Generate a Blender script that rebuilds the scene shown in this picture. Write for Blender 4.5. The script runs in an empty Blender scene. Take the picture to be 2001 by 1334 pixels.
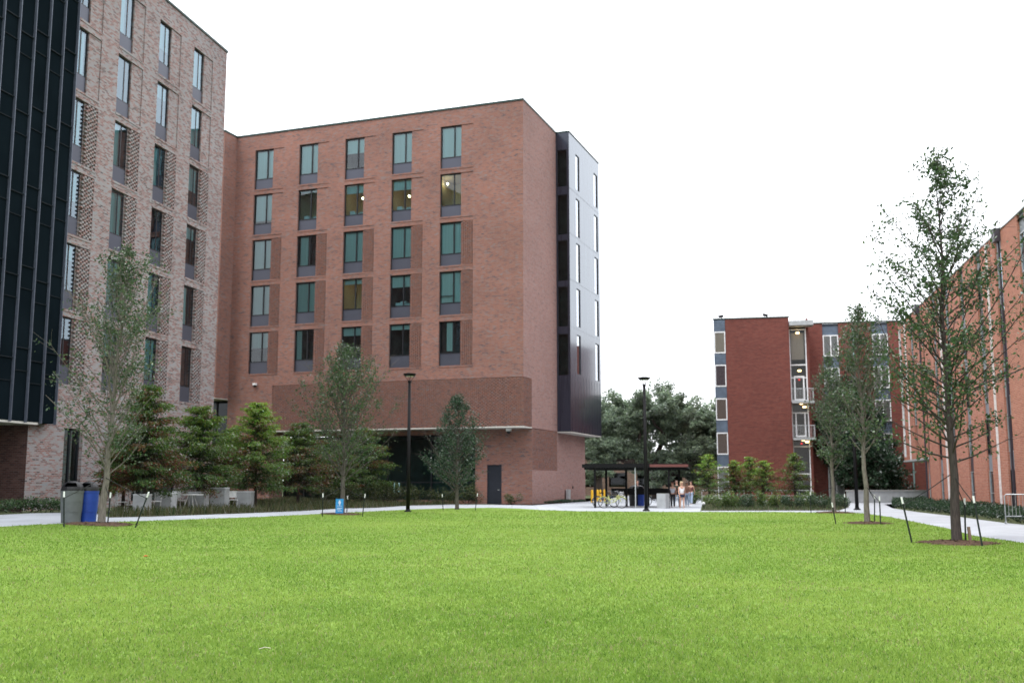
import bpy, math, random
import numpy as np
from mathutils import Vector, Matrix

# ------------------------------------------------------------------ basics
scene = bpy.context.scene
COL = scene.collection
rnd = random.Random(7)
f_px, CAM_H, HOR, CX, CY = 2030., 1.5, 943., 1000.5, 667.
TH = math.atan((HOR - CY) / f_px)
cT, sT = math.cos(TH), math.sin(TH)
A_C = math.radians(20.095)     # heading of the red block's side wall
A_Q = math.radians(11.787)     # heading of the quad's long sides

def gz(x, y):
    """ground height: the quad rises gently towards the left building"""
    t = min(1., max(0., (-x - 6) / 10.))
    return .25 * t * t * (3 - 2 * t)

def G(u, v):
    """survey point on the ground from a sighted direction"""
    x = (u - CX) / f_px; y = -(v - CY) / f_px
    r = (x, cT - y * sT, sT + y * cT)
    z = 0
    for i in range(25):
        k = (z - CAM_H) / r[2]; X, Y = r[0] * k, r[1] * k; z = gz(X, Y)
    return Vector((X, Y, z))

def lin(r, g, b):
    def c(v):
        v /= 255.
        return v / 12.92 if v <= .04045 else ((v + .055) / 1.055) ** 2.4
    return (c(r), c(g), c(b), 1.)

# ------------------------------------------------------------------ mesh builder
class MB:
    def __init__(s):
        s.v = []; s.f = []; s.uv = []; s.mi = []
    def quad(s, p, uv=None, mi=0):
        n = len(s.v); s.v += [tuple(q) for q in p]; s.f.append(tuple(range(n, n + len(p))))
        s.uv += uv if uv else [(0, 0)] * len(p); s.mi.append(mi)
    def box(s, x0, x1, y0, y1, z0, z1, mi=0, skip=''):
        V = lambda x, y, z: (x, y, z)
        if 'S' not in skip: s.quad([V(x0,y0,z0),V(x1,y0,z0),V(x1,y0,z1),V(x0,y0,z1)],[(x0,z0),(x1,z0),(x1,z1),(x0,z1)],mi)
        if 'N' not in skip: s.quad([V(x1,y1,z0),V(x0,y1,z0),V(x0,y1,z1),V(x1,y1,z1)],[(x1,z0),(x0,z0),(x0,z1),(x1,z1)],mi)
        if 'E' not in skip: s.quad([V(x1,y0,z0),V(x1,y1,z0),V(x1,y1,z1),V(x1,y0,z1)],[(y0,z0),(y1,z0),(y1,z1),(y0,z1)],mi)
        if 'W' not in skip: s.quad([V(x0,y1,z0),V(x0,y0,z0),V(x0,y0,z1),V(x0,y1,z1)],[(y1,z0),(y0,z0),(y0,z1),(y1,z1)],mi)
        if 'T' not in skip: s.quad([V(x0,y0,z1),V(x1,y0,z1),V(x1,y1,z1),V(x0,y1,z1)],[(x0,y0),(x1,y0),(x1,y1),(x0,y1)],mi)
        if 'B' not in skip: s.quad([V(x0,y1,z0),V(x1,y1,z0),V(x1,y0,z0),V(x0,y0,z0)],[(x0,y1),(x1,y1),(x1,y0),(x0,y0)],mi)
    def tube(s, pts, rad, n=6, cap=True, mi=0):
        pts = [Vector(p) for p in pts]
        if not hasattr(rad, '__len__'): rad = [rad] * len(pts)
        rings = []; ref = None
        for i, p in enumerate(pts):
            d = (pts[min(i + 1, len(pts) - 1)] - pts[max(i - 1, 0)])
            d = d.normalized() if d.length > 1e-9 else Vector((0, 0, 1))
            if ref is None:
                ref = d.cross(Vector((0, 0, 1)) if abs(d.z) < .9 else Vector((1, 0, 0)))
            ref = (ref - d * ref.dot(d))
            ref = ref.normalized() if ref.length > 1e-9 else d.orthogonal().normalized()
            b = d.cross(ref)
            base = len(s.v)
            for k in range(n):
                a = 2 * math.pi * k / n
                s.v.append(tuple(p + (ref * math.cos(a) + b * math.sin(a)) * rad[i]))
            rings.append(base)
        for i in range(len(rings) - 1):
            a, b_ = rings[i], rings[i + 1]
            for k in range(n):
                k2 = (k + 1) % n
                s.f.append((a + k, a + k2, b_ + k2, b_ + k)); s.uv += [(k / n, i), ((k+1) / n, i), ((k+1) / n, i + 1), (k / n, i + 1)]; s.mi.append(mi)
        if cap:
            s.f.append(tuple(rings[0] + k for k in range(n))[::-1]); s.uv += [(0, 0)] * n; s.mi.append(mi)
            s.f.append(tuple(rings[-1] + k for k in range(n))); s.uv += [(0, 0)] * n; s.mi.append(mi)
    def lathe(s, prof, n=20, c=(0, 0), mi=0):
        base = len(s.v)
        for r, z in prof:
            for k in range(n):
                a = 2 * math.pi * k / n
                s.v.append((c[0] + r * math.cos(a), c[1] + r * math.sin(a), z))
        for i in range(len(prof) - 1):
            for k in range(n):
                k2 = (k + 1) % n; a = base + i * n; b = a + n
                s.f.append((a + k, a + k2, b + k2, b + k)); s.uv += [(0, 0)] * 4; s.mi.append(mi)
    def torus(s, c, R, r, axis='y', N=28, n=6, mi=0, a0=0, a1=2 * math.pi):
        full = abs(a1 - a0 - 2 * math.pi) < 1e-6
        pts = []
        for i in range(N if full else N + 1):
            a = a0 + (a1 - a0) * i / N
            pts.append((a, math.cos(a), math.sin(a)))
        base = len(s.v)
        for a, ca, sa in pts:
            for k in range(n):
                b = 2 * math.pi * k / n
                q = R + r * math.cos(b); w = r * math.sin(b)
                s.v.append((c[0] + q * ca, c[1] + w, c[2] + q * sa) if axis == 'y' else (c[0] + q * ca, c[1] + q * sa, c[2] + w))
        M = len(pts)
        for i in range(M if full else M - 1):
            for k in range(n):
                i2 = (i + 1) % M; k2 = (k + 1) % n
                s.f.append((base + i * n + k, base + i2 * n + k, base + i2 * n + k2, base + i * n + k2)); s.uv += [(0, 0)] * 4; s.mi.append(mi)
    def build(s, name, mat, parent=None, smooth=False, bevel=0, **kw):
        me = bpy.data.meshes.new(name)
        me.from_pydata(s.v, [], s.f)
        uvl = me.uv_layers.new(name='UVMap')
        uvl.data.foreach_set('uv', np.array(s.uv, dtype=np.float32).ravel())
        mats = mat if isinstance(mat, (list, tuple)) else [mat]
        for m in mats: me.materials.append(m)
        if len(mats) > 1: me.polygons.foreach_set('material_index', s.mi)
        if smooth: me.polygons.foreach_set('use_smooth', [True] * len(s.f))
        me.update()
        return add(name, me, parent, bevel)

def add(name, me, parent=None, bevel=0):
    o = bpy.data.objects.new(name, me); COL.objects.link(o)
    if parent is not None: o.parent = parent
    if bevel:
        b = o.modifiers.new('bevel', 'BEVEL'); b.width = bevel; b.segments = 2; b.limit_method = 'ANGLE'
    return o

def tag(o, label=None, cat=None, group=None, kind=None):
    if label: o['label'] = label
    if cat: o['category'] = cat
    if group: o['group'] = group
    if kind: o['kind'] = kind
    return o

def thing(name, label, cat, loc=(0, 0, 0), rz=0, group=None, kind=None):
    o = bpy.data.objects.new(name, None); COL.objects.link(o)
    o.location = loc; o.rotation_euler = (0, 0, rz); o.empty_display_size = .3
    return tag(o, label, cat, group, kind)

def dup(root, loc, rz, label, group=None):
    def cp(o, par):
        c = o.copy(); COL.objects.link(c); c.parent = par
        for ch in [q for q in o.children]: cp(ch, c)
        return c
    r = cp(root, None); r.location = loc; r.rotation_euler = (0, 0, rz); r['label'] = label
    if group: r['group'] = group
    return r

# ------------------------------------------------------------------ materials
def new_mat(name):
    m = bpy.data.materials.new(name); m.use_nodes = True
    nt = m.node_tree; nt.nodes.clear()
    out = nt.nodes.new('ShaderNodeOutputMaterial')
    return m, nt, out
def N(nt, t, **kw):
    n = nt.nodes.new(t)
    for k, v in kw.items():
        if k in ('inputs',):
            for a, b in v.items(): n.inputs[a].default_value = b
        else: setattr(n, k, v)
    return n
def L(nt, a, b): nt.links.new(a, b)
def ramp(nt, stops, interp='LINEAR'):
    r = nt.nodes.new('ShaderNodeValToRGB'); cr = r.color_ramp; cr.interpolation = interp
    while len(cr.elements) < len(stops): cr.elements.new(.5)
    for e, (p, c) in zip(cr.elements, stops): e.position = p; e.color = c
    return r

def plain(name, col, rough=.6, metal=0., noise=.12, nscale=6., spec=.4, coord='Object', bump=0., streak=None):
    m, nt, out = new_mat(name)
    b = N(nt, 'ShaderNodeBsdfPrincipled'); b.inputs['Roughness'].default_value = rough; b.inputs['Metallic'].default_value = metal
    b.inputs['Specular IOR Level'].default_value = spec
    tc = N(nt, 'ShaderNodeTexCoord'); no = N(nt, 'ShaderNodeTexNoise'); no.inputs['Scale'].default_value = nscale; no.inputs['Detail'].default_value = 4
    src = tc.outputs[coord]
    if streak:
        mp = N(nt, 'ShaderNodeMapping'); mp.inputs['Scale'].default_value = streak; L(nt, src, mp.inputs['Vector']); src = mp.outputs[0]
    L(nt, src, no.inputs['Vector'])
    r = ramp(nt, [(.3, tuple(c * (1 - noise) for c in col[:3]) + (1,)), (.7, tuple(min(1, c * (1 + noise)) for c in col[:3]) + (1,))])
    L(nt, no.outputs['Fac'], r.inputs['Fac']); L(nt, r.outputs['Color'], b.inputs['Base Color'])
    rr = N(nt, 'ShaderNodeMapRange'); rr.inputs['To Min'].default_value = max(.02, rough - .08); rr.inputs['To Max'].default_value = min(1, rough + .1)
    L(nt, no.outputs['Fac'], rr.inputs['Value']); L(nt, rr.outputs[0], b.inputs['Roughness'])
    if bump:
        bp = N(nt, 'ShaderNodeBump'); bp.inputs['Strength'].default_value = bump; bp.inputs['Distance'].default_value = .02
        L(nt, no.outputs['Fac'], bp.inputs['Height']); L(nt, bp.outputs[0], b.inputs['Normal'])
    L(nt, b.outputs[0], out.inputs[0]); return m

def brick(name, tones, mortar, bw=.24, rh=.081, patch=.35, msize=.012, wear=.25):
    """running-bond brick in metres of wall (UV), many fired tones, weathered in patches"""
    m, nt, out = new_mat(name)
    b = N(nt, 'ShaderNodeBsdfPrincipled'); b.inputs['Roughness'].default_value = .9; b.inputs['Specular IOR Level'].default_value = .2
    uv = N(nt, 'ShaderNodeUVMap'); uv.uv_map = 'UVMap'
    bt = N(nt, 'ShaderNodeTexBrick'); bt.offset = .5
    for k, v in {'Color1': (0, 0, 0, 1), 'Color2': (1, 1, 1, 1), 'Mortar': (.5, .5, .5, 1), 'Scale': 1., 'Mortar Size': msize, 'Mortar Smooth': .3, 'Bias': 0., 'Brick Width': bw, 'Row Height': rh}.items():
        bt.inputs[k].default_value = v
    L(nt, uv.outputs[0], bt.inputs['Vector'])
    def noise(sx, sy, detail=3):
        mp = N(nt, 'ShaderNodeMapping'); mp.inputs['Scale'].default_value = (sx, sy, 1)
        n = N(nt, 'ShaderNodeTexNoise'); n.inputs['Scale'].default_value = 1; n.inputs['Detail'].default_value = detail
        L(nt, uv.outputs[0], mp.inputs['Vector']); L(nt, mp.outputs[0], n.inputs['Vector']); return n.outputs['Fac']
    n1 = noise(1.1, 5.2)
    mx = N(nt, 'ShaderNodeMix'); mx.data_type = 'FLOAT'; mx.inputs['Factor'].default_value = patch
    L(nt, bt.outputs['Color'], mx.inputs['A']); 
    mr = N(nt, 'ShaderNodeMapRange'); mr.inputs['From Min'].default_value = .3; mr.inputs['From Max'].default_value = .7
    L(nt, n1, mr.inputs['Value']); L(nt, mr.outputs[0], mx.inputs['B'])
    cr = ramp(nt, tones); L(nt, mx.outputs['Result'], cr.inputs['Fac'])
    n2 = noise(.22, .3, 5)
    hs = N(nt, 'ShaderNodeHueSaturation'); m2 = N(nt, 'ShaderNodeMapRange'); m2.inputs['From Min'].default_value = .3; m2.inputs['From Max'].default_value = .7
    m2.inputs['To Min'].default_value = 1 - wear * .55; m2.inputs['To Max'].default_value = 1 + wear * .55
    L(nt, n2, m2.inputs['Value']); L(nt, m2.outputs[0], hs.inputs['Value']); L(nt, cr.outputs[0], hs.inputs['Color'])
    mm = N(nt, 'ShaderNodeMix'); mm.data_type = 'RGBA'; L(nt, bt.outputs['Fac'], mm.inputs['Factor'])
    L(nt, hs.outputs[0], mm.inputs['A']); mm.inputs['B'].default_value = mortar
    L(nt, mm.outputs['Result'], b.inputs['Base Color'])
    bp = N(nt, 'ShaderNodeBump'); bp.inputs['Strength'].default_value = .5; bp.inputs['Distance'].default_value = .01
    inv = N(nt, 'ShaderNodeMath'); inv.operation = 'SUBTRACT'; inv.inputs[0].default_value = 1; L(nt, bt.outputs['Fac'], inv.inputs[1])
    L(nt, inv.outputs[0], bp.inputs['Height']); L(nt, bp.outputs[0], b.inputs['Normal'])
    L(nt, b.outputs[0], out.inputs[0]); return m

def glass(name, tint, refl0=.08, wav=.0025, rc=(.9, .95, 1, 1)):
    """architectural glazing: tinted transmission under a slightly wavy reflection"""
    m, nt, out = new_mat(name)
    tr = N(nt, 'ShaderNodeBsdfTransparent'); tr.inputs[0].default_value = tint
    gl = N(nt, 'ShaderNodeBsdfGlossy'); gl.inputs['Roughness'].default_value = .02; gl.inputs[0].default_value = rc
    lw = N(nt, 'ShaderNodeFresnel'); lw.inputs['IOR'].default_value = 1.5
    ma = N(nt, 'ShaderNodeMath'); ma.operation = 'ADD'; ma.inputs[1].default_value = refl0; ma.use_clamp = True
    L(nt, lw.outputs[0], ma.inputs[0])
    tc = N(nt, 'ShaderNodeTexCoord'); no = N(nt, 'ShaderNodeTexNoise'); no.inputs['Scale'].default_value = .7; no.inputs['Detail'].default_value = 1
    L(nt, tc.outputs['Object'], no.inputs['Vector'])
    bp = N(nt, 'ShaderNodeBump'); bp.inputs['Strength'].default_value = .3; bp.inputs['Distance'].default_value = wav * 10
    L(nt, no.outputs['Fac'], bp.inputs['Height'])
    if wav: L(nt, bp.outputs[0], gl.inputs['Normal'])
    mix = N(nt, 'ShaderNodeMixShader'); L(nt, ma.outputs[0], mix.inputs[0]); L(nt, tr.outputs[0], mix.inputs[1]); L(nt, gl.outputs[0], mix.inputs[2])
    L(nt, mix.outputs[0], out.inputs[0]); return m

def leafmat(name, gloss=.04, transl=.35):
    m, nt, out = new_mat(name)
    at = N(nt, 'ShaderNodeAttribute'); at.attribute_name = 'col'
    d = N(nt, 'ShaderNodeBsdfDiffuse'); t = N(nt, 'ShaderNodeBsdfTranslucent'); g = N(nt, 'ShaderNodeBsdfGlossy'); g.inputs['Roughness'].default_value = .45
    L(nt, at.outputs['Color'], d.inputs[0]); L(nt, at.outputs['Color'], t.inputs[0])
    m1 = N(nt, 'ShaderNodeMixShader'); m1.inputs[0].default_value = transl; L(nt, d.outputs[0], m1.inputs[1]); L(nt, t.outputs[0], m1.inputs[2])
    fr = N(nt, 'ShaderNodeFresnel'); fr.inputs['IOR'].default_value = 1.35
    ml = N(nt, 'ShaderNodeMath'); ml.operation = 'MULTIPLY'; ml.inputs[1].default_value = gloss * 4; L(nt, fr.outputs[0], ml.inputs[0])
    m2 = N(nt, 'ShaderNodeMixShader'); L(nt, ml.outputs[0], m2.inputs[0]); L(nt, m1.outputs[0], m2.inputs[1]); L(nt, g.outputs[0], m2.inputs[2])
    L(nt, m2.outputs[0], out.inputs[0]); return m

def emit(name, col, s):
    m, nt, out = new_mat(name); e = N(nt, 'ShaderNodeEmission'); e.inputs[0].default_value = col; e.inputs[1].default_value = s
    L(nt, e.outputs[0], out.inputs[0]); return m

def concrete(name, col, joint=1.5, amt=.55):
    m, nt, out = new_mat(name)
    b = N(nt, 'ShaderNodeBsdfPrincipled'); b.inputs['Roughness'].default_value = .85
    uv = N(nt, 'ShaderNodeUVMap'); uv.uv_map = 'UVMap'
    bt = N(nt, 'ShaderNodeTexBrick'); bt.offset = 0
    for k, v in {'Color1': (.86, .86, .86, 1), 'Color2': (1, 1, 1, 1), 'Mortar': (amt, amt, amt, 1), 'Scale': 1., 'Mortar Size': .012, 'Brick Width': joint, 'Row Height': joint}.items(): bt.inputs[k].default_value = v
    L(nt, uv.outputs[0], bt.inputs['Vector'])
    no = N(nt, 'ShaderNodeTexNoise'); no.inputs['Scale'].default_value = .9; no.inputs['Detail'].default_value = 8; L(nt, uv.outputs[0], no.inputs['Vector'])
    r = ramp(nt, [(.3, tuple(c * .82 for c in col[:3]) + (1,)), (.7, col)]); L(nt, no.outputs['Fac'], r.inputs['Fac'])
    mu = N(nt, 'ShaderNodeMix'); mu.data_type = 'RGBA'; mu.blend_type = 'MULTIPLY'; mu.inputs['Factor'].default_value = 1
    L(nt, r.outputs[0], mu.inputs['A']); L(nt, bt.outputs['Color'], mu.inputs['B']); L(nt, mu.outputs['Result'], b.inputs['Base Color'])
    L(nt, b.outputs[0], out.inputs[0]); return m

def two_noise(name, c1, c2, s1=2., s2=30., rough=1., bump=0.):
    m, nt, out = new_mat(name)
    b = N(nt, 'ShaderNodeBsdfPrincipled'); b.inputs['Roughness'].default_value = rough; b.inputs['Specular IOR Level'].default_value = .1
    tc = N(nt, 'ShaderNodeTexCoord')
    n1 = N(nt, 'ShaderNodeTexNoise'); n1.inputs['Scale'].default_value = s1; n1.inputs['Detail'].default_value = 6
    n2 = N(nt, 'ShaderNodeTexNoise'); n2.inputs['Scale'].default_value = s2; n2.inputs['Detail'].default_value = 4
    L(nt, tc.outputs['Object'], n1.inputs['Vector']); L(nt, tc.outputs['Object'], n2.inputs['Vector'])
    ad = N(nt, 'ShaderNodeMath'); ad.operation = 'ADD'; L(nt, n1.outputs['Fac'], ad.inputs[0]); L(nt, n2.outputs['Fac'], ad.inputs[1])
    r = ramp(nt, [(.36, c1), (.64, c2)]); hf = N(nt, 'ShaderNodeMath'); hf.operation = 'MULTIPLY'; hf.inputs[1].default_value = .5
    L(nt, ad.outputs[0], hf.inputs[0]); L(nt, hf.outputs[0], r.inputs['Fac']); L(nt, r.outputs[0], b.inputs['Base Color'])
    if bump:
        bp = N(nt, 'ShaderNodeBump'); bp.inputs['Strength'].default_value = bump; bp.inputs['Distance'].default_value = .05
        L(nt, n2.outputs['Fac'], bp.inputs['Height']); L(nt, bp.outputs[0], b.inputs['Normal'])
    L(nt, b.outputs[0], out.inputs[0]); return m

M = {}
M['brick_red'] = brick('red_brick', [(0, (0.065, 0.052, 0.059, 1)), (.16, (0.130, 0.084, 0.081, 1)), (.34, (0.234, 0.099, 0.072, 1)), (.6, (0.276, 0.117, 0.081, 1)), (.8, (0.224, 0.141, 0.127, 1)), (1, (0.190, 0.174, 0.172, 1))], (0.216, 0.169, 0.158, 1), patch=.42, wear=.3)
M['brick_side'] = brick('red_brick_side_sheen', [(0, (0.119, 0.078, 0.078, 1)), (.25, (0.219, 0.116, 0.103, 1)), (.5, (0.284, 0.141, 0.113, 1)), (.75, (0.274, 0.165, 0.149, 1)), (1, (0.256, 0.194, 0.185, 1))], (0.274, 0.213, 0.201, 1), patch=.45, wear=.18)  # same red brick; the side face's sky sheen is put into paler tones
M['brick_pale'] = brick('blended_pale_brick', [(0, (0.047, 0.045, 0.052, 1)), (.2, (0.138, 0.086, 0.078, 1)), (.38, (0.267, 0.126, 0.104, 1)), (.55, (0.276, 0.222, 0.213, 1)), (.75, (0.285, 0.263, 0.260, 1)), (1, (0.221, 0.247, 0.265, 1))], (0.285, 0.288, 0.291, 1), patch=.36)
M['brick_dark'] = brick('dark_red_brick', [(0, (0.090, 0.028, 0.022, 1)), (.4, (0.148, 0.040, 0.030, 1)), (.75, (0.180, 0.052, 0.038, 1)), (1, (0.164, 0.067, 0.055, 1))], (0.164, 0.085, 0.075, 1), patch=.5, wear=.2)
M['brick_porch'] = brick('shaded_porch_brick', [(0, (.035, .02, .02, 1)), (.5, (.085, .04, .035, 1)), (1, (.13, .075, .065, 1))], (.10, .08, .075, 1))  # tones darkened: the deep shade under the overhang is painted into the brick
M['brick_orange'] = brick('orange_brick', [(0, (0.287, 0.098, 0.062, 1)), (.4, (0.393, 0.144, 0.091, 1)), (.75, (0.458, 0.177, 0.114, 1)), (1, (0.425, 0.218, 0.164, 1))], (0.447, 0.286, 0.240, 1), patch=.4, wear=.15)
M['coping'] = plain('dark_coping_metal', (.03, .05, .045, 1), .35, .6)
M['frame'] = plain('charcoal_window_frame', (.018, .02, .024, 1), .4, .2)
M['spandrel'] = plain('slate_metal_panel', (.075, .08, .105, 1), .42, .35, noise=.06, nscale=.8)
M['bay_metal'] = plain('violet_grey_metal_cladding', (.03, .027, .038, 1), .28, .0, noise=.1, nscale=1.2, spec=.3, streak=(3, 3, .15))
_b = next(n for n in M['bay_metal'].node_tree.nodes if n.type == 'BSDF_PRINCIPLED'); _b.inputs['Coat Weight'].default_value = 1.; _b.inputs['Coat Tint'].default_value = (.85, .93, 1, 1); _b.inputs['Specular Tint'].default_value = (.7, .86, 1, 1); _b.inputs['Coat Roughness'].default_value = .12; _b.inputs['Coat IOR'].default_value = 1.32
M['fin'] = plain('steel_fin', (.10, .115, .15, 1), .4, .3)
M['glass_teal'] = glass('teal_glass', (.58, .84, .87, 1), .03, .0015)
M['glass_sky'] = glass('sky_reflecting_glass', (.40, .66, .68, 1), .16, 0)
M['glass_bay'] = glass('bright_bay_glass', (.40, .66, .68, 1), .5, 0)
M['glass_mirror'] = glass('mirror_tinted_glass', (.45, .74, .78, 1), .15, .0015, (.72, .88, 1, 1))
M['glass_dark'] = glass('dark_curtain_glass', (.30, .42, .42, 1), -.01, 0)
M['glass_clear'] = glass('clear_glass', (.85, .88, .88, 1), -.015, 0)
M['blind'] = plain('pale_roller_blind', (.62, .66, .64, 1), .9, noise=.06, nscale=1.5, streak=(6, 6, .2))
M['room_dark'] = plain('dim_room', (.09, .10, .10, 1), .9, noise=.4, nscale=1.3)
M['room_tan'] = plain('tan_room', (.72, .55, .36, 1), .9, noise=.1)
M['bedding'] = plain('white_bedding', (.75, .78, .8, 1), .9)
M['globe'] = emit('warm_lamp', (1, .72, .38, 1), 28)
M['lamp_glow'] = emit('warm_ceiling_lamp', (1, .68, .3, 1), 6)
M['exit_red'] = emit('red_exit_glow', (1, .03, .03, 1), 1.2)
M['soffit'] = plain('pale_soffit', (.52, .50, .46, 1), .85)
M['black_metal'] = plain('black_painted_metal', (.006, .006, .007, 1), .5, .0, spec=.15)
M['white_metal'] = plain('white_painted_metal', (.75, .76, .76, 1), .45)
M['white_frame'] = plain('white_window_frame', (.72, .73, .74, 1), .5)
M['blue_grey'] = plain('blue_grey_spandrel', (.085, .115, .16, 1), .5, noise=.25, nscale=2)
M['strip_grey'] = plain('light_grey_panel', (.20, .22, .25, 1), .5, noise=.15)
M['galv'] = plain('galvanised_steel', (.45, .47, .48, 1), .4, .6)
M['dark_panel'] = plain('dark_violet_panel', (.05, .045, .06, 1), .4, .2)
M['concrete'] = plain('cast_concrete', (.36, .375, .385, 1), .85, noise=.12, nscale=3, bump=.1)
M['path'] = concrete('pale_concrete_paving', (.47, .495, .53, 1))
M['bark'] = plain('grey_bark', (.092, .082, .072, 1), .95, noise=.4, nscale=9, streak=(4, 4, .6), bump=.5)
M['bark_pale'] = plain('pale_grey_bark', (.155, .14, .12, 1), .95, noise=.4, nscale=9, streak=(4, 4, .6), bump=.5)
M['bark_front'] = plain('dark_brown_bark', (.05, .04, .037, 1), .95, noise=.4, nscale=9, streak=(4, 4, .6), bump=.5)
M['bark_dark'] = plain('dark_bark', (.055, .042, .036, 1), .95, noise=.4, nscale=6, streak=(4, 4, .6), bump=.5)
M['leaf'] = leafmat('young_tree_leaves')
M['needle'] = leafmat('feathery_needles', .05, .3)
M['blade'] = leafmat('grass_blades', .02, .5)
M['mulch'] = two_noise('bark_mulch', (.045, .03, .022, 1), (.17, .11, .075, 1), 6, 45, bump=.8)
M['soil'] = two_noise('planting_soil', (.035, .035, .022, 1), (.09, .085, .05, 1), 2, 25, bump=.5)
M['earth'] = two_noise('grassy_earth', (.05, .07, .03, 1), (.12, .13, .07, 1), .3, 6)
M['turf'] = two_noise('mown_turf', (.128, .228, .036, 1), (.21, .305, .06, 1), .35, 14, bump=.3)
M['grey_plastic'] = plain('grey_plastic', (.115, .13, .128, 1), .55)
M['blue_plastic'] = plain('blue_plastic', (.012, .05, .30, 1), .45)
M['black_plastic'] = plain('black_plastic', (.015, .015, .017, 1), .45)
M['yellow'] = plain('yellow_paint', (.75, .42, .02, 1), .5)
M['strap'] = plain('black_webbing', (.015, .017, .016, 1), .8)
M['stake'] = plain('green_black_steel_post', (.012, .02, .018, 1), .5, .2)
M['white_tip'] = plain('white_post_tip', (.72, .74, .74, 1), .6)
M['wood'] = plain('weathered_wood', (.20, .14, .105, 1), .9, noise=.3, streak=(6, 6, .5))
M['door'] = plain('navy_black_door', (.016, .019, .028, 1), .45)
M['bike_frame'] = plain('lime_yellow_bike_paint', (.55, .58, .2, 1), .4)
M['bike_blue'] = plain('dark_blue_bike_paint', (.03, .05, .16, 1), .4)
M['tyre'] = plain('black_rubber', (.018, .018, .018, 1), .8)
M['rim'] = plain('bright_rim', (.55, .57, .6, 1), .3, .7)
M['maroon'] = plain('maroon_fascia', (.14, .045, .04, 1), .5)
M['skin'] = plain('light_skin', (.52, .30, .22, 1), .6, noise=.05)
M['skin_tan'] = plain('tan_skin', (.40, .22, .15, 1), .6, noise=.05)
M['hair_blonde'] = plain('blonde_hair', (.55, .42, .24, 1), .6, noise=.3, nscale=30)
M['hair_brown'] = plain('brown_hair', (.10, .055, .035, 1), .6, noise=.3, nscale=30)
M['hair_red'] = plain('auburn_hair', (.25, .10, .06, 1), .6, noise=.3, nscale=30)
for n_, c_ in dict(cloth_white=(.72, .72, .74), cloth_grey=(.42, .45, .52), cloth_black=(.014, .014, .016), cloth_navy=(.018, .022, .05), cloth_olive=(.055, .06, .045), cloth_rust=(.30, .15, .11), cloth_denim=(.30, .38, .50), shoe=(.6, .6, .6)).items():
    M[n_] = plain(n_, c_ + (1,), .9, noise=.1, nscale=14)

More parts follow.
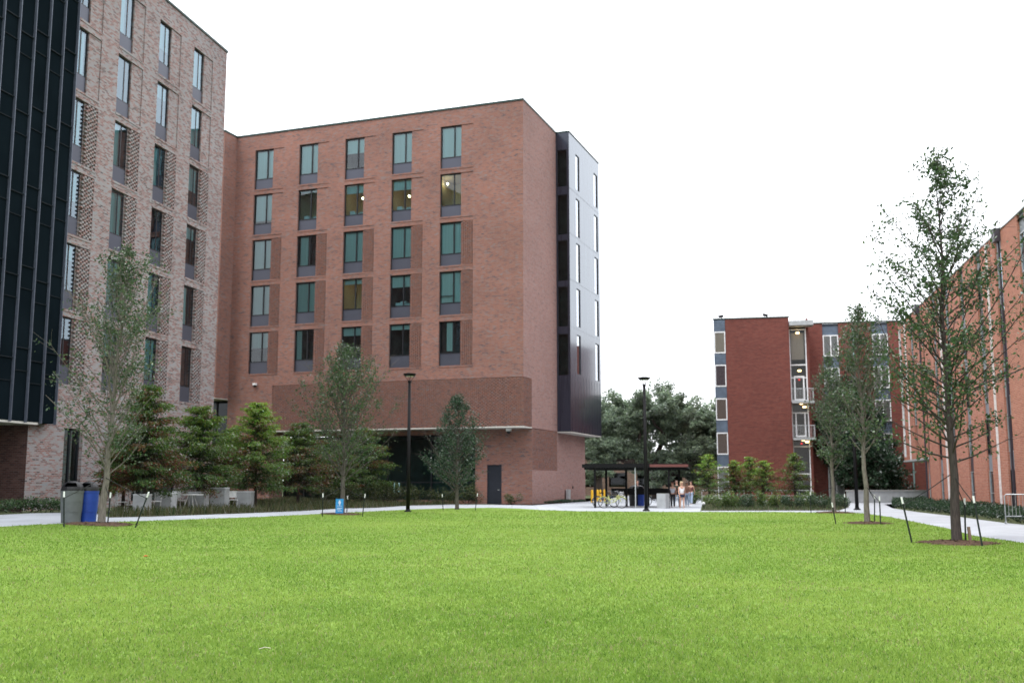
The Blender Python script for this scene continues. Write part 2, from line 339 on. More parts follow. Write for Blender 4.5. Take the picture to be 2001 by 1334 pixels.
# ------------------------------------------------------------------ facade tools (local frame of a building)
class Face:
    """a wall plane: origin o, direction U along the wall, outward normal n; p(u, z, d) is d metres behind the plane"""
    def __init__(s, o, U, n): s.o, s.U, s.n = Vector(o), Vector(U), Vector(n); s.flip = s.U.cross(Vector((0, 0, 1))).dot(s.n) < 0
    def p(s, u, z, d=0.): return s.o + s.U * u + Vector((0, 0, z)) - s.n * d
    def wall(s, mb, u0, u1, z0, z1, holes=(), mi=0):
        us = sorted({u0, u1, *[h[0] for h in holes], *[h[1] for h in holes]}); us = [u for u in us if u0 <= u <= u1]
        zs = sorted({z0, z1, *[h[2] for h in holes], *[h[3] for h in holes]}); zs = [z for z in zs if z0 <= z <= z1]
        for i in range(len(us) - 1):
            for j in range(len(zs) - 1):
                a, b, c, d = us[i], us[i+1], zs[j], zs[j+1]
                m, n = (a + b) / 2, (c + d) / 2
                if any(h[0] < m < h[1] and h[2] < n < h[3] for h in holes): continue
                mb.quad([s.p(a,c), s.p(b,c), s.p(b,d), s.p(a,d)], [(a,c),(b,c),(b,d),(a,d)], mi)
        for h in holes:
            a, b, c, d, dep = h[:5]
            sides = h[5] if len(h) > 5 else 'LRTB'
            if 'L' in sides: mb.quad([s.p(a,c), s.p(a,d), s.p(a,d,dep), s.p(a,c,dep)], [(0,c),(0,d),(dep,d),(dep,c)], mi)
            if 'R' in sides: mb.quad([s.p(b,c,dep), s.p(b,d,dep), s.p(b,d), s.p(b,c)], [(dep,c),(dep,d),(0,d),(0,c)], mi)
            if 'T' in sides: mb.quad([s.p(a,d), s.p(b,d), s.p(b,d,dep), s.p(a,d,dep)], [(a,0),(b,0),(b,dep),(a,dep)], mi)
            if 'B' in sides: mb.quad([s.p(a,c,dep), s.p(b,c,dep), s.p(b,c), s.p(a,c)], [(a,dep),(b,dep),(b,0),(a,0)], mi)
    def bar(s, mb, u0, u1, z0, z1, d0, d1, mi=0):
        """solid bar between depths d0 (front) and d1 (back)"""
        P = s.p
        A = [P(u0,z0,d0), P(u1,z0,d0), P(u1,z1,d0), P(u0,z1,d0)]; B = [P(u0,z0,d1), P(u1,z0,d1), P(u1,z1,d1), P(u0,z1,d1)]
        uvf = [(u0,z0),(u1,z0),(u1,z1),(u0,z1)]; t = d1 - d0
        mb.quad(A, uvf, mi); mb.quad(B[::-1], uvf[::-1], mi)
        mb.quad([A[0],A[3],B[3],B[0]], [(0,z0),(0,z1),(t,z1),(t,z0)], mi); mb.quad([A[1],B[1],B[2],A[2]], [(0,z0),(t,z0),(t,z1),(0,z1)], mi)
        mb.quad([A[3],A[2],B[2],B[3]], [(u0,0),(u1,0),(u1,t),(u0,t)], mi); mb.quad([A[0],B[0],B[1],A[1]], [(u0,0),(u0,t),(u1,t),(u1,0)], mi)
    def plate(s, mb, u0, u1, z0, z1, d, mi=0):
        q = [s.p(u0,z0,d), s.p(u1,z0,d), s.p(u1,z1,d), s.p(u0,z1,d)]; uv = [(u0,z0),(u1,z0),(u1,z1),(u0,z1)]
        mb.quad(q[::-1] if s.flip else q, uv[::-1] if s.flip else uv, mi)
    def relief(s, mb, u0, u1, z0, z1, d0, d1, cw=.3, ch=.21, bw=.178, bh=.096):
        nz = max(1, int((z1 - z0) / ch)); nu = max(1, int((u1 - u0) / cw))
        cw = (u1 - u0) / nu; ch = (z1 - z0) / nz
        for j in range(nz):
            for i in range(nu):
                for k in (0, 1):
                    a = u0 + (i + (.02 if k == 0 else .5)) * cw; c = z0 + (j + (.01 if k == 0 else .5)) * ch
                    dd = d0 + rnd.uniform(-.006, .006)
                    b_, d_ = min(a + bw, u1 - .002), min(c + bh, z1 - .002)
                    P = s.p; uo = rnd.uniform(0, 40)
                    q = [(a, c), (b_, c), (b_, d_), (a, d_)]
                    F_ = [P(x, z, dd) for x, z in q]; B_ = [P(x, z, d1) for x, z in q]
                    uv = [(x + uo, z) for x, z in q]
                    mb.quad(F_, uv)
                    for e in range(4):
                        e2 = (e + 1) % 4; mb.quad([F_[e], B_[e], B_[e2], F_[e2]], [uv[e], uv[e], uv[e2], uv[e2]])

def window(parent, F, u0, u1, z0, zs, z1, dep, gl, style, mull=.64, lamp=None, label=None, q0=.06, q1=.05):
    """one dormitory window: frame with sub-parts pane, spandrel_panel, blind, room, bed, globe_lamp"""
    fw = .05
    mb = MB()
    F.bar(mb, u0, u0 + fw, z0, z1, dep - q0, dep + q1); F.bar(mb, u1 - fw, u1, z0, z1, dep - q0, dep + q1)
    F.bar(mb, u0 + fw, u1 - fw, z1 - .07, z1, dep - q0, dep + q1); F.bar(mb, u0 + fw, u1 - fw, zs - .03, zs + .03, dep - q0, dep + q1)
    um = u0 + (u1 - u0) * mull
    F.bar(mb, um - .04, um + .04, zs + .03, z1 - .07, dep - q0 + .005, dep + q1 - .005)
    if style.get('rail'): F.bar(mb, u0 + fw, um - .04, zs + .5, zs + .55, dep - .04, dep + .03)
    w = mb.build('window', M['frame'], parent)
    if label: w['label'] = label
    mb = MB(); F.plate(mb, u0 + fw, um - .04, zs + .03, z1 - .07, dep); F.plate(mb, um + .04, u1 - fw, zs + .03, z1 - .07, dep)
    mb.build('pane', M[gl], w)
    mb = MB(); F.bar(mb, u0 + fw, u1 - fw, z0, zs - .03, dep - .03, dep + .04)
    mb.build('spandrel_panel', M['spandrel'], w)
    mb = MB()
    a, b, D = u0 - .25, u1 + .7, dep + 2.6
    F.plate(mb, a, b, zs - .6, z1 + .02, D)
    mb.quad([F.p(a, zs-.6, dep+.06), F.p(a, z1+.02, dep+.06), F.p(a, z1+.02, D), F.p(a, zs-.6, D)])
    mb.quad([F.p(b, zs-.6, dep+.06), F.p(b, z1+.02, dep+.06), F.p(b, z1+.02, D), F.p(b, zs-.6, D)])
    mb.quad([F.p(a, z1+.02, dep+.06), F.p(b, z1+.02, dep+.06), F.p(b, z1+.02, D), F.p(a, z1+.02, D)])
    mb.quad([F.p(a, zs-.6, dep+.06), F.p(b, zs-.6, dep+.06), F.p(b, zs-.6, D), F.p(a, zs-.6, D)])
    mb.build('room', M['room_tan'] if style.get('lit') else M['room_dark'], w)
    bl = style.get('blind', 0)          # fraction of the glass covered from the top
    if bl:
        mb = MB(); zb = z1 - .07 - (z1 - zs) * bl
        n = 14
        for i in range(n):
            xa, xb = u0 + fw + (u1 - u0 - 2 * fw) * i / n, u0 + fw + (u1 - u0 - 2 * fw) * (i + 1) / n
            if style.get('part') and not (style['part'][0] <= (i + .5) / n <= style['part'][1]): continue
            d1, d2 = dep + .12 + .012 * (i % 2), dep + .12 + .012 * ((i + 1) % 2)
            mb.quad([F.p(xa, zb, d1), F.p(xb, zb, d2), F.p(xb, z1 - .07, d2), F.p(xa, z1 - .07, d1)])
        mb.build('blind', M['blind'], w)
    if style.get('bed'):
        mb = MB()
        for k in range(3):
            ua = u0 + .15 + k * .4; hh = .25 + .2 * ((k * 7 + int(z0)) % 3) / 2
            F.bar(mb, ua, ua + .42, zs - .1, zs + hh, dep + .5 + .01 * k, dep + 1.2)
        mb.build('bedding', M['bedding'], w, bevel=.08)
    if lamp:
        mb = MB(); q = F.p(u0 + (u1 - u0) * lamp[0], zs + (z1 - zs) * lamp[1], dep + (.9 if len(lamp) < 3 else lamp[2]))
        mb.lathe([(.085 * math.sin(t * math.pi / 8), .085 * -math.cos(t * math.pi / 8)) for t in range(9)], 12)
        o = mb.build('globe_lamp', M['globe'], w, smooth=True); o.location = q
    return w

def R3(v): return Vector(v)
ROWS = [(27.75, 25.37, 24.52), (24.10, 21.73, 20.85), (20.43, 18.08, 17.18), (16.76, 14.45, 13.55), (13.09, 10.78, 9.85)]

# ================================================================== CENTRE BUILDING
cb = thing('red_brick_dormitory', 'mid-rise red-orange brick dormitory with five window rows and a dark metal corner bay', 'building', (1.424, 74.044, 0), -A_C)
FR = Face((0, -1.82, 0), (1, 0, 0), (0, -1, 0))       # main front, x from -24.4 to 0
SD = Face((0, 0, 0), (0, 1, 0), (1, 0, 0))            # side wall, y from -1.82 to 14.6
GF = Face((0, 0, 0), (1, 0, 0), (0, -1, 0))           # recessed ground floor front
RZ = 29.0
mb = MB()
holes = []; panels = []; reliefs = []
cols = [(-22.66, -20.96), (-18.6, -16.92), (-14.54, -12.88), (-10.52, -8.86), (-6.51, -4.83)]
for (a, b) in cols:
    for r, (z1, zs, z0) in enumerate(ROWS):
        holes.append((a, b, z0, z1, .26, 'LTB' if r >= 2 else 'LTRB'))
        if r >= 2: holes.append((b, b + .95, z0, z1 - .0, .085, 'RTB')); reliefs.append((b, b + .95, z0, z1)); panels.append((b, b + .95, z0, z1, .085))
        else: holes.append((b + .001, b + .95, z1 - .11, z1 - .02, .05))
        if r < 2: panels.append((b, b + .95, z1 - .11, z1 - .02, .05))
for (a, b) in cols:
    for z1, zs, z0 in ROWS: FR.bar(mb, a - .03, b + .97, z0 - .12, z0 - .003, -.03, -.0005)
band = (-20.4, -.001, 5.42, 8.87)
holes.append((band[0], band[1], band[2], band[3], .085, 'LT')); panels.append((band[0], -.0, band[2], band[3], .085))
FR.wall(mb, -24.4, 0, 5.35, RZ, holes)
for a, b, c, d, e in panels: FR.plate(mb, a, b, c, d, e)
for (a, b) in cols:                                   # jamb between window and relief panel
    for r, (z1, zs, z0) in enumerate(ROWS):
        if r >= 2: mb.quad([FR.p(b, z0, .085), FR.p(b, z1, .085), FR.p(b, z1, .26), FR.p(b, z0, .26)], [(0, z0), (0, z1), (.19, z1), (.19, z0)])
FR.wall(mb, -24.4, -20.4, 0, 5.35)                    # front runs to the ground at its left end
mb.quad([FR.p(-20.4, 0), FR.p(-20.4, 5.35), FR.p(-20.4, 5.35, 1.82), FR.p(-20.4, 0, 1.82)], [(0, 0), (0, 5.35), (1.8, 5.35), (1.8, 0)])
# ground floor: brick pier with door, then glazing
GF.wall(mb, -4.35, 0, 0, 5.35, [(-3.42, -2.31, 0, 2.78, .15, 'LRT')])
GF.wall(mb, -20.4, -4.35, 0, .25); GF.wall(mb, -20.4, -4.35, 5.0, 5.35)
mb.quad([GF.p(-4.35, .25), GF.p(-4.35, 5.), GF.p(-4.35, 5., .5), GF.p(-4.35, .25, .5)], [(0, .25), (0, 5), (.5, 5), (.5, .25)])
# side wall
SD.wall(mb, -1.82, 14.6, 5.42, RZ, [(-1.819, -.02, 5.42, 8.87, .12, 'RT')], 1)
SD.plate(mb, -1.75, -.02, 5.42, 8.87, .12)
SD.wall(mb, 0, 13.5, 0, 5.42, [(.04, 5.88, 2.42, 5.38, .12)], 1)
SD.plate(mb, .04, 5.88, 2.42, 5.38, .12)
# back and roof
mb.quad([(0, 14.6, 5.42), (-24.4, 14.6, 5.42), (-24.4, 14.6, RZ), (0, 14.6, RZ)], [(0, 5.4), (24.4, 5.4), (24.4, RZ), (0, RZ)])
mb.quad([(0, 13.5, 0), (-24.4, 13.5, 0), (-24.4, 13.5, 5.42), (0, 13.5, 5.42)], [(0, 0), (24.4, 0), (24.4, 5.4), (0, 5.4)])
# link wing, 1.6 m proud at the left end
WG = Face((0, -3.45, 0), (1, 0, 0), (0, -1, 0))
WG.wall(mb, -34, -24.4, 7.95, RZ)
mb.quad([(-24.4, -3.45, 7.95), (-24.4, -1.82, 7.95), (-24.4, -1.82, RZ), (-24.4, -3.45, RZ)], [(0, 7.95), (1.63, 7.95), (1.63, RZ), (0, RZ)])
mb.quad([(-24.4, -1.82, 0), (-24.4, -1.0, 0), (-24.4, -1.0, 7.95), (-24.4, -1.82, 7.95)], [(0, 0), (.8, 0), (.8, 7.95), (0, 7.95)])
mb.quad([(-34, 14.6, 0), (-34, -3.45, 0), (-34, -3.45, RZ), (-34, 14.6, RZ)], [(0, 0), (18, 0), (18, RZ), (0, RZ)])
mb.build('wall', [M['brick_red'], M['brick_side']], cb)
mb = MB()
for a, b, c, d in reliefs: FR.relief(mb, a + .01, b - .02, c + .03, d - .03, .0, .085)
mb.build('brick_relief_panel', M['brick_red'], cb)
mb = MB(); FR.relief(mb, band[0] + .02, -.02, band[2] + .02, band[3] - .03, -.005, .085); SD.relief(mb, -1.78, -.05, 5.45, 8.83, .0, .12)
mb.build('brick_relief_band', M['brick_red'], cb)
mb = MB(); SD.relief(mb, .07, 5.85, 2.45, 5.35, .005, .12)
mb.build('brick_relief_panel', M['brick_red'], cb)
mb = MB(); mb.box(-24.4, -.02, -1.78, 14.5, RZ - .35, RZ - .3, skip='NSEW'); mb.box(-34, -24.42, -3.4, 14.5, RZ - .36, RZ - .31, skip='NSEW')
mb.build('roof', M['coping'], cb)
mb = MB()
mb.box(-24.35, .05, -1.88, -1.6, RZ + .002, RZ + .13); mb.box(-.25, .05, -1.6, 14.65, RZ + .002, RZ + .13); mb.box(-34, -24.35, -3.51, -3.2, RZ + .002, RZ + .13)
mb.box(-24.6, -24.35, -3.2, -1.6, RZ + .002, RZ + .13)
mb.build('roof_coping', M['coping'], cb)
mb = MB(); mb.box(-20.4, -.0, -1.85, .02, 5.335, 5.42, skip=''); mb.box(-34, -24.41, -3.47, -1.1, 7.88, 7.948)
mb.build('soffit', M['soffit'], cb)
# ground-floor curtain glazing
mb = MB()
xs = [-20.4 + i * 16.05 / 9 for i in range(10)]
for x in xs: GF.bar(mb, x + .0, x + .09, .25, 5., .1, .3)
for z in (.25, 1.5, 4.9): GF.bar(mb, -20.31, -4.35, z, z + .07, .12, .28)
cw = mb.build('glazing_frame', M['frame'], cb)
mb = MB(); GF.plate(mb, -20.4, -4.35, .3, 4.95, .2); mb.build('pane', M['glass_dark'], cw)
mb = MB(); mb.box(-20.4, -4.4, .4, 7.4, .02, 4.98, skip='S'); mb.build('lobby', plain('dim_green_lobby', (.30, .36, .35, 1), .9, noise=.5, nscale=.5), cw)
mb = MB()
for x in (-11.95, -11.55): mb.box(x, x + .06, 2.2, 2.26, .75, 1.5)
mb.build('wall_light', emit('cool_wall_light', (.8, .95, 1, 1), 1.6), cw)
mb = MB(); WG.plate(mb, -34, -24.42, 0, 7.9, 2.2); lg = mb.build('link_glazing', M['glass_dark'], cb)
mb = MB()
for x in (-33, -31.2, -29.4, -27.6, -25.8, -24.5): WG.bar(mb, x, x + .1, 0, 7.87, 2.1, 2.3)
mb.build('mullion', M['frame'], lg)
mb = MB(); mb.box(-34, -24.45, -1.2, 6, 0, 7.86, skip='S'); mb.build('link_hall', M['room_dark'], lg)
# door
mb = MB(); GF.bar(mb, -3.36, -2.37, .02, 2.72, .08, .13); dr = mb.build('door', M['door'], cb)
mb = MB(); GF.bar(mb, -3.42, -3.36, 0, 2.78, .03, .15); GF.bar(mb, -2.37, -2.31, 0, 2.78, .03, .15); GF.bar(mb, -3.36, -2.37, 2.72, 2.78, .03, .15); mb.build('frame', M['door'], dr)
mb = MB(); mb.tube([GF.p(-2.5, 1.0, .07), GF.p(-2.5, 1.0, .02), GF.p(-2.62, 1.0, .02)], .013); mb.build('handle', M['galv'], dr)
# windows; what is seen behind each pane
B = lambda x, **k: dict(blind=x, **k)
LIT = lambda **k: dict(lit=1, **k)
styles = [
    [B(1.), B(.97), dict(blind=.45), B(1.), B(1.)],
    [B(.86, lit=1), LIT(bed=1, blind=.06), LIT(bed=1, blind=.25), LIT(bed=1, blind=.3), LIT(blind=.0)],
    [B(1.), dict(blind=1., part=(.1, .5)), B(1.), B(.95), B(.98)],
    [B(1.), B(1.), LIT(blind=.14), dict(blind=.35, bed=1), B(1., rail=1)],
    [B(.5), dict(blind=1., part=(.0, .3)), dict(blind=.25), dict(blind=.14), dict(blind=.9, part=(.3, .55))],
]
lamps = {(0, 2): (.13, .05), (1, 2): (.62, .64), (1, 3): (.58, .55), (1, 4): (.07, .82), (3, 2): (.74, .72)}
for r, (z1, zs, z0) in enumerate(ROWS):
    for c, (a, b) in enumerate(cols):
        st = styles[r][c]
        window(cb, FR, a, b, z0, zs, z1, .2, 'glass_teal', st, lamp=lamps.get((r, c)), label='window with a warmly lit room behind it' if (r, c) in lamps else None)
# metal corner bay
BO = Face((1.09, 5.95, 0), (0, 1, 0), (1, 0, 0)); BF = Face((0, 5.95, 0), (1, 0, 0), (0, -1, 0))
mb = MB(); h1 = []; h2 = []
BR = [(27.75, 24.86), (24.1, 21.0), (20.43, 17.32), (16.76, 13.72), (13.05, 9.95)]
for z1, z0 in BR: h1 += [(1.8, 2.85, z0, z1, .09), (7.2, 8.35, z0, z1, .09)]; h2.append((.1, .92, z0 - .25, z1 - .15, .08))
BO.wall(mb, 0, 8.85, 5.38, RZ, h1); BF.wall(mb, 0.002, 1.09, 5.38, RZ, h2)
mb.quad([(0, 14.8, 5.38), (1.09, 14.8, 5.38), (1.09, 14.8, RZ), (0, 14.8, RZ)])
for zz in (24.5, 20.85, 17.2, 13.5): BO.bar(mb, .02, 8.83, zz - .012, zz + .012, -.012, 0)
for k in range(11): BO.bar(mb, .4 + k * .8, .41 + k * .8, 5.4, 9.8, -.012, -.0005)
bay = mb.build('metal_bay', M['bay_metal'], cb)
mb = MB(); mb.box(-.02, 1.13, 5.91, 14.84, RZ + .004, RZ + .1); mb.build('bay_coping', M['coping'], bay)
mb = MB(); mb.box(.002, 1.07, 5.97, 14.78, 5.3, 5.375); mb.build('bay_soffit', M['soffit'], bay)
for z1, z0 in BR:
    for a, b in ((1.8, 2.85), (7.2, 8.35)):
        mb = MB(); BO.plate(mb, a, b, z0, z1, .08); w = mb.build('bay_window', M['glass_bay'], cb)
        mb = MB(); BO.bar(mb, a, a + .03, z0, z1, .075, .09); BO.bar(mb, b - .12, b, z0, z1, .05, .09); BO.bar(mb, a + .03, b - .12, z1 - .05, z1, .05, .09); mb.build('frame', M['frame'], w)
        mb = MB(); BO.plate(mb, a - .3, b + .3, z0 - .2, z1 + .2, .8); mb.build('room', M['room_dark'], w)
    mb = MB(); BF.plate(mb, .1, .92, z0 - .25, z1 - .15, .07); w = mb.build('bay_window', M['glass_dark'], cb)
    mb = MB(); BF.bar(mb, .1, .14, z0 - .25, z1 - .15, .04, .09); BF.bar(mb, .88, .92, z0 - .25, z1 - .15, .04, .09); BF.bar(mb, .14, .88, z1 - .2, z1 - .15, .04, .09); mb.build('frame', M['frame'], w)
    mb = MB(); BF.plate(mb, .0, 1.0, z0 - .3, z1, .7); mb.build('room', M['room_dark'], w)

def cam_fix(loc, rz, label, cat, big=1.):
    t = thing('security_camera', label, cat, loc, rz)
    mb = MB(); mb.box(-.12 * big, .12 * big, -.1 * big, .1 * big, -.14 * big, 0); mb.build('housing', M['white_metal'], t, bevel=.02)
    mb = MB(); mb.lathe([(.1 * big, -.14 * big), (.1 * big, -.2 * big), (.07 * big, -.27 * big), (0, -.3 * big)], 14); mb.build('dome', M['black_plastic'], t, smooth=True)
    return t
def cbl(x, y, z): return Matrix.Translation((1.424, 74.044, 0)) @ Matrix.Rotation(-A_C, 4, 'Z') @ Vector((x, y, z))
cam_fix(cbl(-1.55, -.6, 5.33), -A_C, 'white dome camera hanging under the overhang above the dark door', 'camera', 1.35)
cam_fix(cbl(-21.9, -1.96, 9.1), -A_C, 'small white camera on the plain brick left of the relief band', 'camera', 1.1)
t = thing('utility_box', 'small grey electrical box low on the side wall of the red block', 'box', cbl(.12, 8.0, .25), -A_C)
mb = MB(); mb.box(0, .2, -.28, .28, 0, .75); mb.build('cabinet', M['galv'], t, bevel=.015)
mb = MB(); mb.tube([(.1, 1.2, .8), (.1, 1.2, 1.0)], .05); mb.tube([(.08, 0, .0), (.08, 0, -.24)], .03); mb.build('conduit', M['black_plastic'], t)

# ================================================================== LEFT BUILDING
LB0 = Vector((-18.405, 64., 0))
lb = thing('pale_brick_dormitory', 'tall pale mixed-brick dormitory with a dark finned glass bay at the left edge', 'building', LB0, -A_Q)
LF = Face((0, 0, 0), (0, 1, 0), (1, 0, 0))            # facade y from -60 (near) to 0 (far end)
LROWS = [(z1 - .06, zs - .06, z0 - .06) for z1, zs, z0 in ROWS] + [(9.42, 7.1, 6.18)]
lcols = [(-4.1, -2.75), (-7.95, -6.6), (-11.8, -10.45), (-15.65, -14.3)]
mb = MB(); holes = []; panels = []; reliefs = []
for (a, b) in lcols:
    for r, (z1, zs, z0) in enumerate(LROWS):
        holes.append((a, b, z0, z1, .22, 'LTB'))
        pd = .12 if r >= 2 else .06; holes.append((b, b + 1.0, z0, z1 - .0, pd, 'RTB')); panels.append((b, b + 1.0, z0, z1, pd))
        if r >= 2 or (r == 2): reliefs.append((b, b + 1., z0, z1))
for (a, b) in lcols:
    for z1, zs, z0 in LROWS: LF.bar(mb, a - .03, b + 1.02, z0 - .12, z0 - .003, -.03, -.0005)
GLW = [(-14.55, -13.1, .55, 4.1), (-8.6, -4.0, .55, 3.3)]
for g in GLW: holes.append((g[0], g[1], g[2], g[3], .3))
LF.wall(mb, -17.2, 0, 0, RZ, holes)
for a, b, c, d, e in panels:
    LF.plate(mb, a, b, c, d, e)
    mb.quad([LF.p(a, c, e), LF.p(a, d, e), LF.p(a, d, .22), LF.p(a, c, .22)], [(0, c), (0, d), (.2, d), (.2, c)])
LF.wall(mb, -60, -17.2, 4.2, RZ)
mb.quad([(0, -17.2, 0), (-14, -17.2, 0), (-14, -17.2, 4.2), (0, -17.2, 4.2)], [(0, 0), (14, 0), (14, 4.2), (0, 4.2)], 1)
mb.quad([(0, 0, 0), (-16, 0, 0), (-16, 0, RZ), (0, 0, RZ)], [(0, 0), (16, 0), (16, RZ), (0, RZ)])
mb.quad([(0, -60, 4.2), (-16, -60, 4.2), (-16, -60, RZ), (0, -60, RZ)], [(0, 0), (16, 0), (16, RZ), (0, RZ)])
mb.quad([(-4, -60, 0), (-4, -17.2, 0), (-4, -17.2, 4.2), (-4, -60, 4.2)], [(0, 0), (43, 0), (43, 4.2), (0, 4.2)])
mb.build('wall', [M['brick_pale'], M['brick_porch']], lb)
mb = MB()
for a, b, c, d in reliefs: LF.relief(mb, a + .01, b - .02, c + .03, d - .03, .0, .12)
mb.build('brick_relief_panel', M['brick_pale'], lb)
mb = MB(); mb.box(-16, -.02, -60, -.02, RZ - .3, RZ - .25, skip='NSEW'); mb.build('roof', M['coping'], lb)
mb = MB(); mb.box(-.3, .07, -60, .05, RZ + .002, RZ + .13); mb.box(-16, -.3, -.25, .05, RZ + .002, RZ + .13); mb.build('roof_coping', M['coping'], lb)
lst = {(0, 0): {}, (1, 0): {}, (2, 0): dict(blind=1.), (3, 0): dict(blind=.0), (4, 0): dict(blind=1., part=(.0, .6)), (5, 0): {}}
for r, (z1, zs, z0) in enumerate(LROWS):
    for c, (a, b) in enumerate(lcols):
        k = (r * 5 + c * 3) % 7
        st = [dict(blind=1.), dict(blind=.3), dict(blind=1., part=(0, .65)), dict(blind=.6), {}, dict(blind=.97), dict(blind=1., part=(.1, .6))][k]
        window(lb, LF, a, b, z0, zs, z1, .16, 'glass_mirror', st, mull=.6, q0=.02, q1=.03)
for i, g in enumerate(GLW):
    mb = MB(); n = 2 if i == 0 else 4
    for k in range(n + 1):
        u = g[0] + (g[1] - g[0] - .08) * k / n; LF.bar(mb, u, u + .08, g[2], g[3], .18, .3)
    LF.bar(mb, g[0] + .08, g[1] - .08, g[3] - .08, g[3], .185, .29)
    w = mb.build('ground_window', M['frame'], lb)
    mb = MB(); LF.plate(mb, g[0], g[1], g[2], g[3], .24); mb.build('pane', M['glass_dark'], w)
    mb = MB(); LF.plate(mb, g[0] - 1, g[1] + 1, 0, 4.2, 3.); mb.build('room', M['room_dark'], w)
# finned glass bay
BP = .5; be = -16.05
mb = MB(); mb.box(-.2, BP, -60, be, 4.2, RZ + .1, skip='W'); gb = mb.build('glass_bay', plain('black_glass_skin', (.006, .010, .013, 1), .6, 0, noise=.2, nscale=.4, spec=.0), lb)
FB = Face((BP, 0, 0), (0, 1, 0), (1, 0, 0))
for k in range(30):
    y = be - .06 - k * 1.03
    mb = MB(); FB.bar(mb, y - .02, y + .02, 4.15, RZ + .12, -.13, -.0005); mb.build('fin', M['fin'], gb)
mb = MB()
for k in range(30):
    y1 = be - .09 - k * 1.03; y0 = y1 - .97
    for j in range(7):
        z = 7.4 + j * 3.66 - .5 * (k % 2)
        FB.bar(mb, y0, y1, z, z + .04, -.07, -.0005); FB.bar(mb, y0, y1, z - 1.0, z - .97, -.05, -.0005)
mb.build('transom', plain('dark_transom', (.016, .02, .024, 1), .6, 0, spec=.05), gb)
mb = MB(); mb.box(-4, BP - .01, -60, -17.2, 4.1, 4.198); mb.build('soffit', M['soffit'], lb)

# ================================================================== RIGHT BUILDING
RB0 = Vector((30.656, 81., 0))
rb = thing('orange_brick_hall', 'low orange-brick hall with narrow vertical window strips along the right edge', 'building', RB0, -A_Q)
RF = Face((0, 0, 0), (0, 1, 0), (-1, 0, 0))
RTOP = 13.95; FEND = 1.5
mb = MB(); holes = []; strips = []
k = 0; s = -.3
cent = [-.15 - 4.36 * k for k in range(16)]
cent = [-4.35 - 4.35 * k for k in range(15)]
for c in cent: strips.append((c - .62, c + .62))
holes = [(a, b, 3.25 if a > -9 else .15, RTOP - .001, .2, 'LR') for a, b in strips]
holes.append((.35, FEND - .001, 3.5, RTOP - .4, .2, 'LRT'))
RF.wall(mb, -9, FEND, 3.25, RTOP, [h for h in holes if h[0] > -9.3])
RF.wall(mb, -66, -9, .15, RTOP, [h for h in holes if h[0] < -9.3])
RF.wall(mb, -66, -9, 0, .15)
mb.quad([(0, -9, 0), (14, -9, 0), (14, -9, 3.25), (0, -9, 3.25)], [(0, 0), (14, 0), (14, 3.25), (0, 3.25)])
mb.quad([(0, FEND, 3.25), (14, FEND, 3.25), (14, FEND, RTOP), (0, FEND, RTOP)], [(0, 0), (14, 0), (14, 11), (0, 11)])
mb.quad([(0, -66, 0), (14, -66, 0), (14, -66, RTOP), (0, -66, RTOP)], [(0, 0), (14, 0), (14, 14), (0, 14)])
mb.build('wall', M['brick_orange'], rb)
mb = MB(); mb.box(.02, 14, -66, FEND, RTOP - .3, RTOP - .25, skip='NSEW'); mb.build('roof', M['coping'], rb)
mb = MB(); mb.box(-.04, .25, -66, FEND, RTOP + .002, RTOP + .07); mb.build('roof_coping', M['galv'], rb)
mb = MB(); mb.box(-.05, 14, -9.0, FEND + .05, 3.12, 3.245); mb.build('soffit', M['concrete'], rb)
for i, (a, b) in enumerate(strips):
    zb = 3.25 if a > -9 else .15
    mb = MB(); RF.plate(mb, a, b, zb, RTOP - .02, .18); mb.build('window_strip', M['dark_panel'], rb)
    for fl in range(5):
        z0 = .35 + fl * 2.72; z1 = z0 + 1.75
        if z0 < zb: continue
        mb = MB(); mg = MB(); mp = MB()
        RF.plate(mg, a + .08, b - .08, z0, z1, .13)
        RF.bar(mb, a + .02, a + .08, z0 - .05, z1 + .05, .08, .16); RF.bar(mb, b - .08, b - .02, z0 - .05, z1 + .05, .08, .16)
        RF.bar(mb, a + .08, b - .08, z1, z1 + .05, .08, .16); RF.bar(mb, a + .08, b - .08, z0 - .05, z0, .08, .16); RF.bar(mb, a + .08, b - .08, z0 + .6, z0 + .64, .1, .15)
        RF.bar(mp, a + .02, b - .02, z1 + .06, min(z0 + 2.65, RTOP - .03), .11, .17)
        w = mb.build('window', M['galv'] if (i + fl) % 3 else M['frame'], rb); mg.build('pane', M['glass_mirror'], w); mp.build('spandrel_panel', M['strip_grey'] if (i + fl) % 4 else M['dark_panel'], w)
mb = MB(); mg = MB()
for fl in range(4):
    z0 = 3.5 + fl * 2.52; RF.plate(mg, .4, 1.45, z0, z0 + 2.45, .15)
    for (p0, p1, q0, q1) in ((.35, .45, z0, z0 + 2.5), (1.4, 1.5, z0, z0 + 2.5), (.45, 1.4, z0, z0 + .09), (.45, 1.4, z0 + 1.6, z0 + 1.66), (.45, 1.4, z0 + 2.42, z0 + 2.5)): RF.bar(mb, p0, p1, q0, q1, .02, .18)
ew = mb.build('end_window', M['white_frame'], rb); mg.build('pane', M['glass_clear'], ew)
mb = MB(); RF.plate(mb, .3, 1.5, 3.4, RTOP - .4, .6); mb.build('room', M['room_dark'], ew)
for u in (-8.05, -30.9):
    mb = MB(); RF.bar(mb, u - .055, u + .055, .1, RTOP - .5, -.1, -.003); p_ = mb.build('downspout', M['dark_panel'], rb)
    mb = MB(); RF.bar(mb, u - .3, u + .3, RTOP - .55, RTOP + .12, -.3, -.004); mb.build('rain_head', M['dark_panel'], p_)
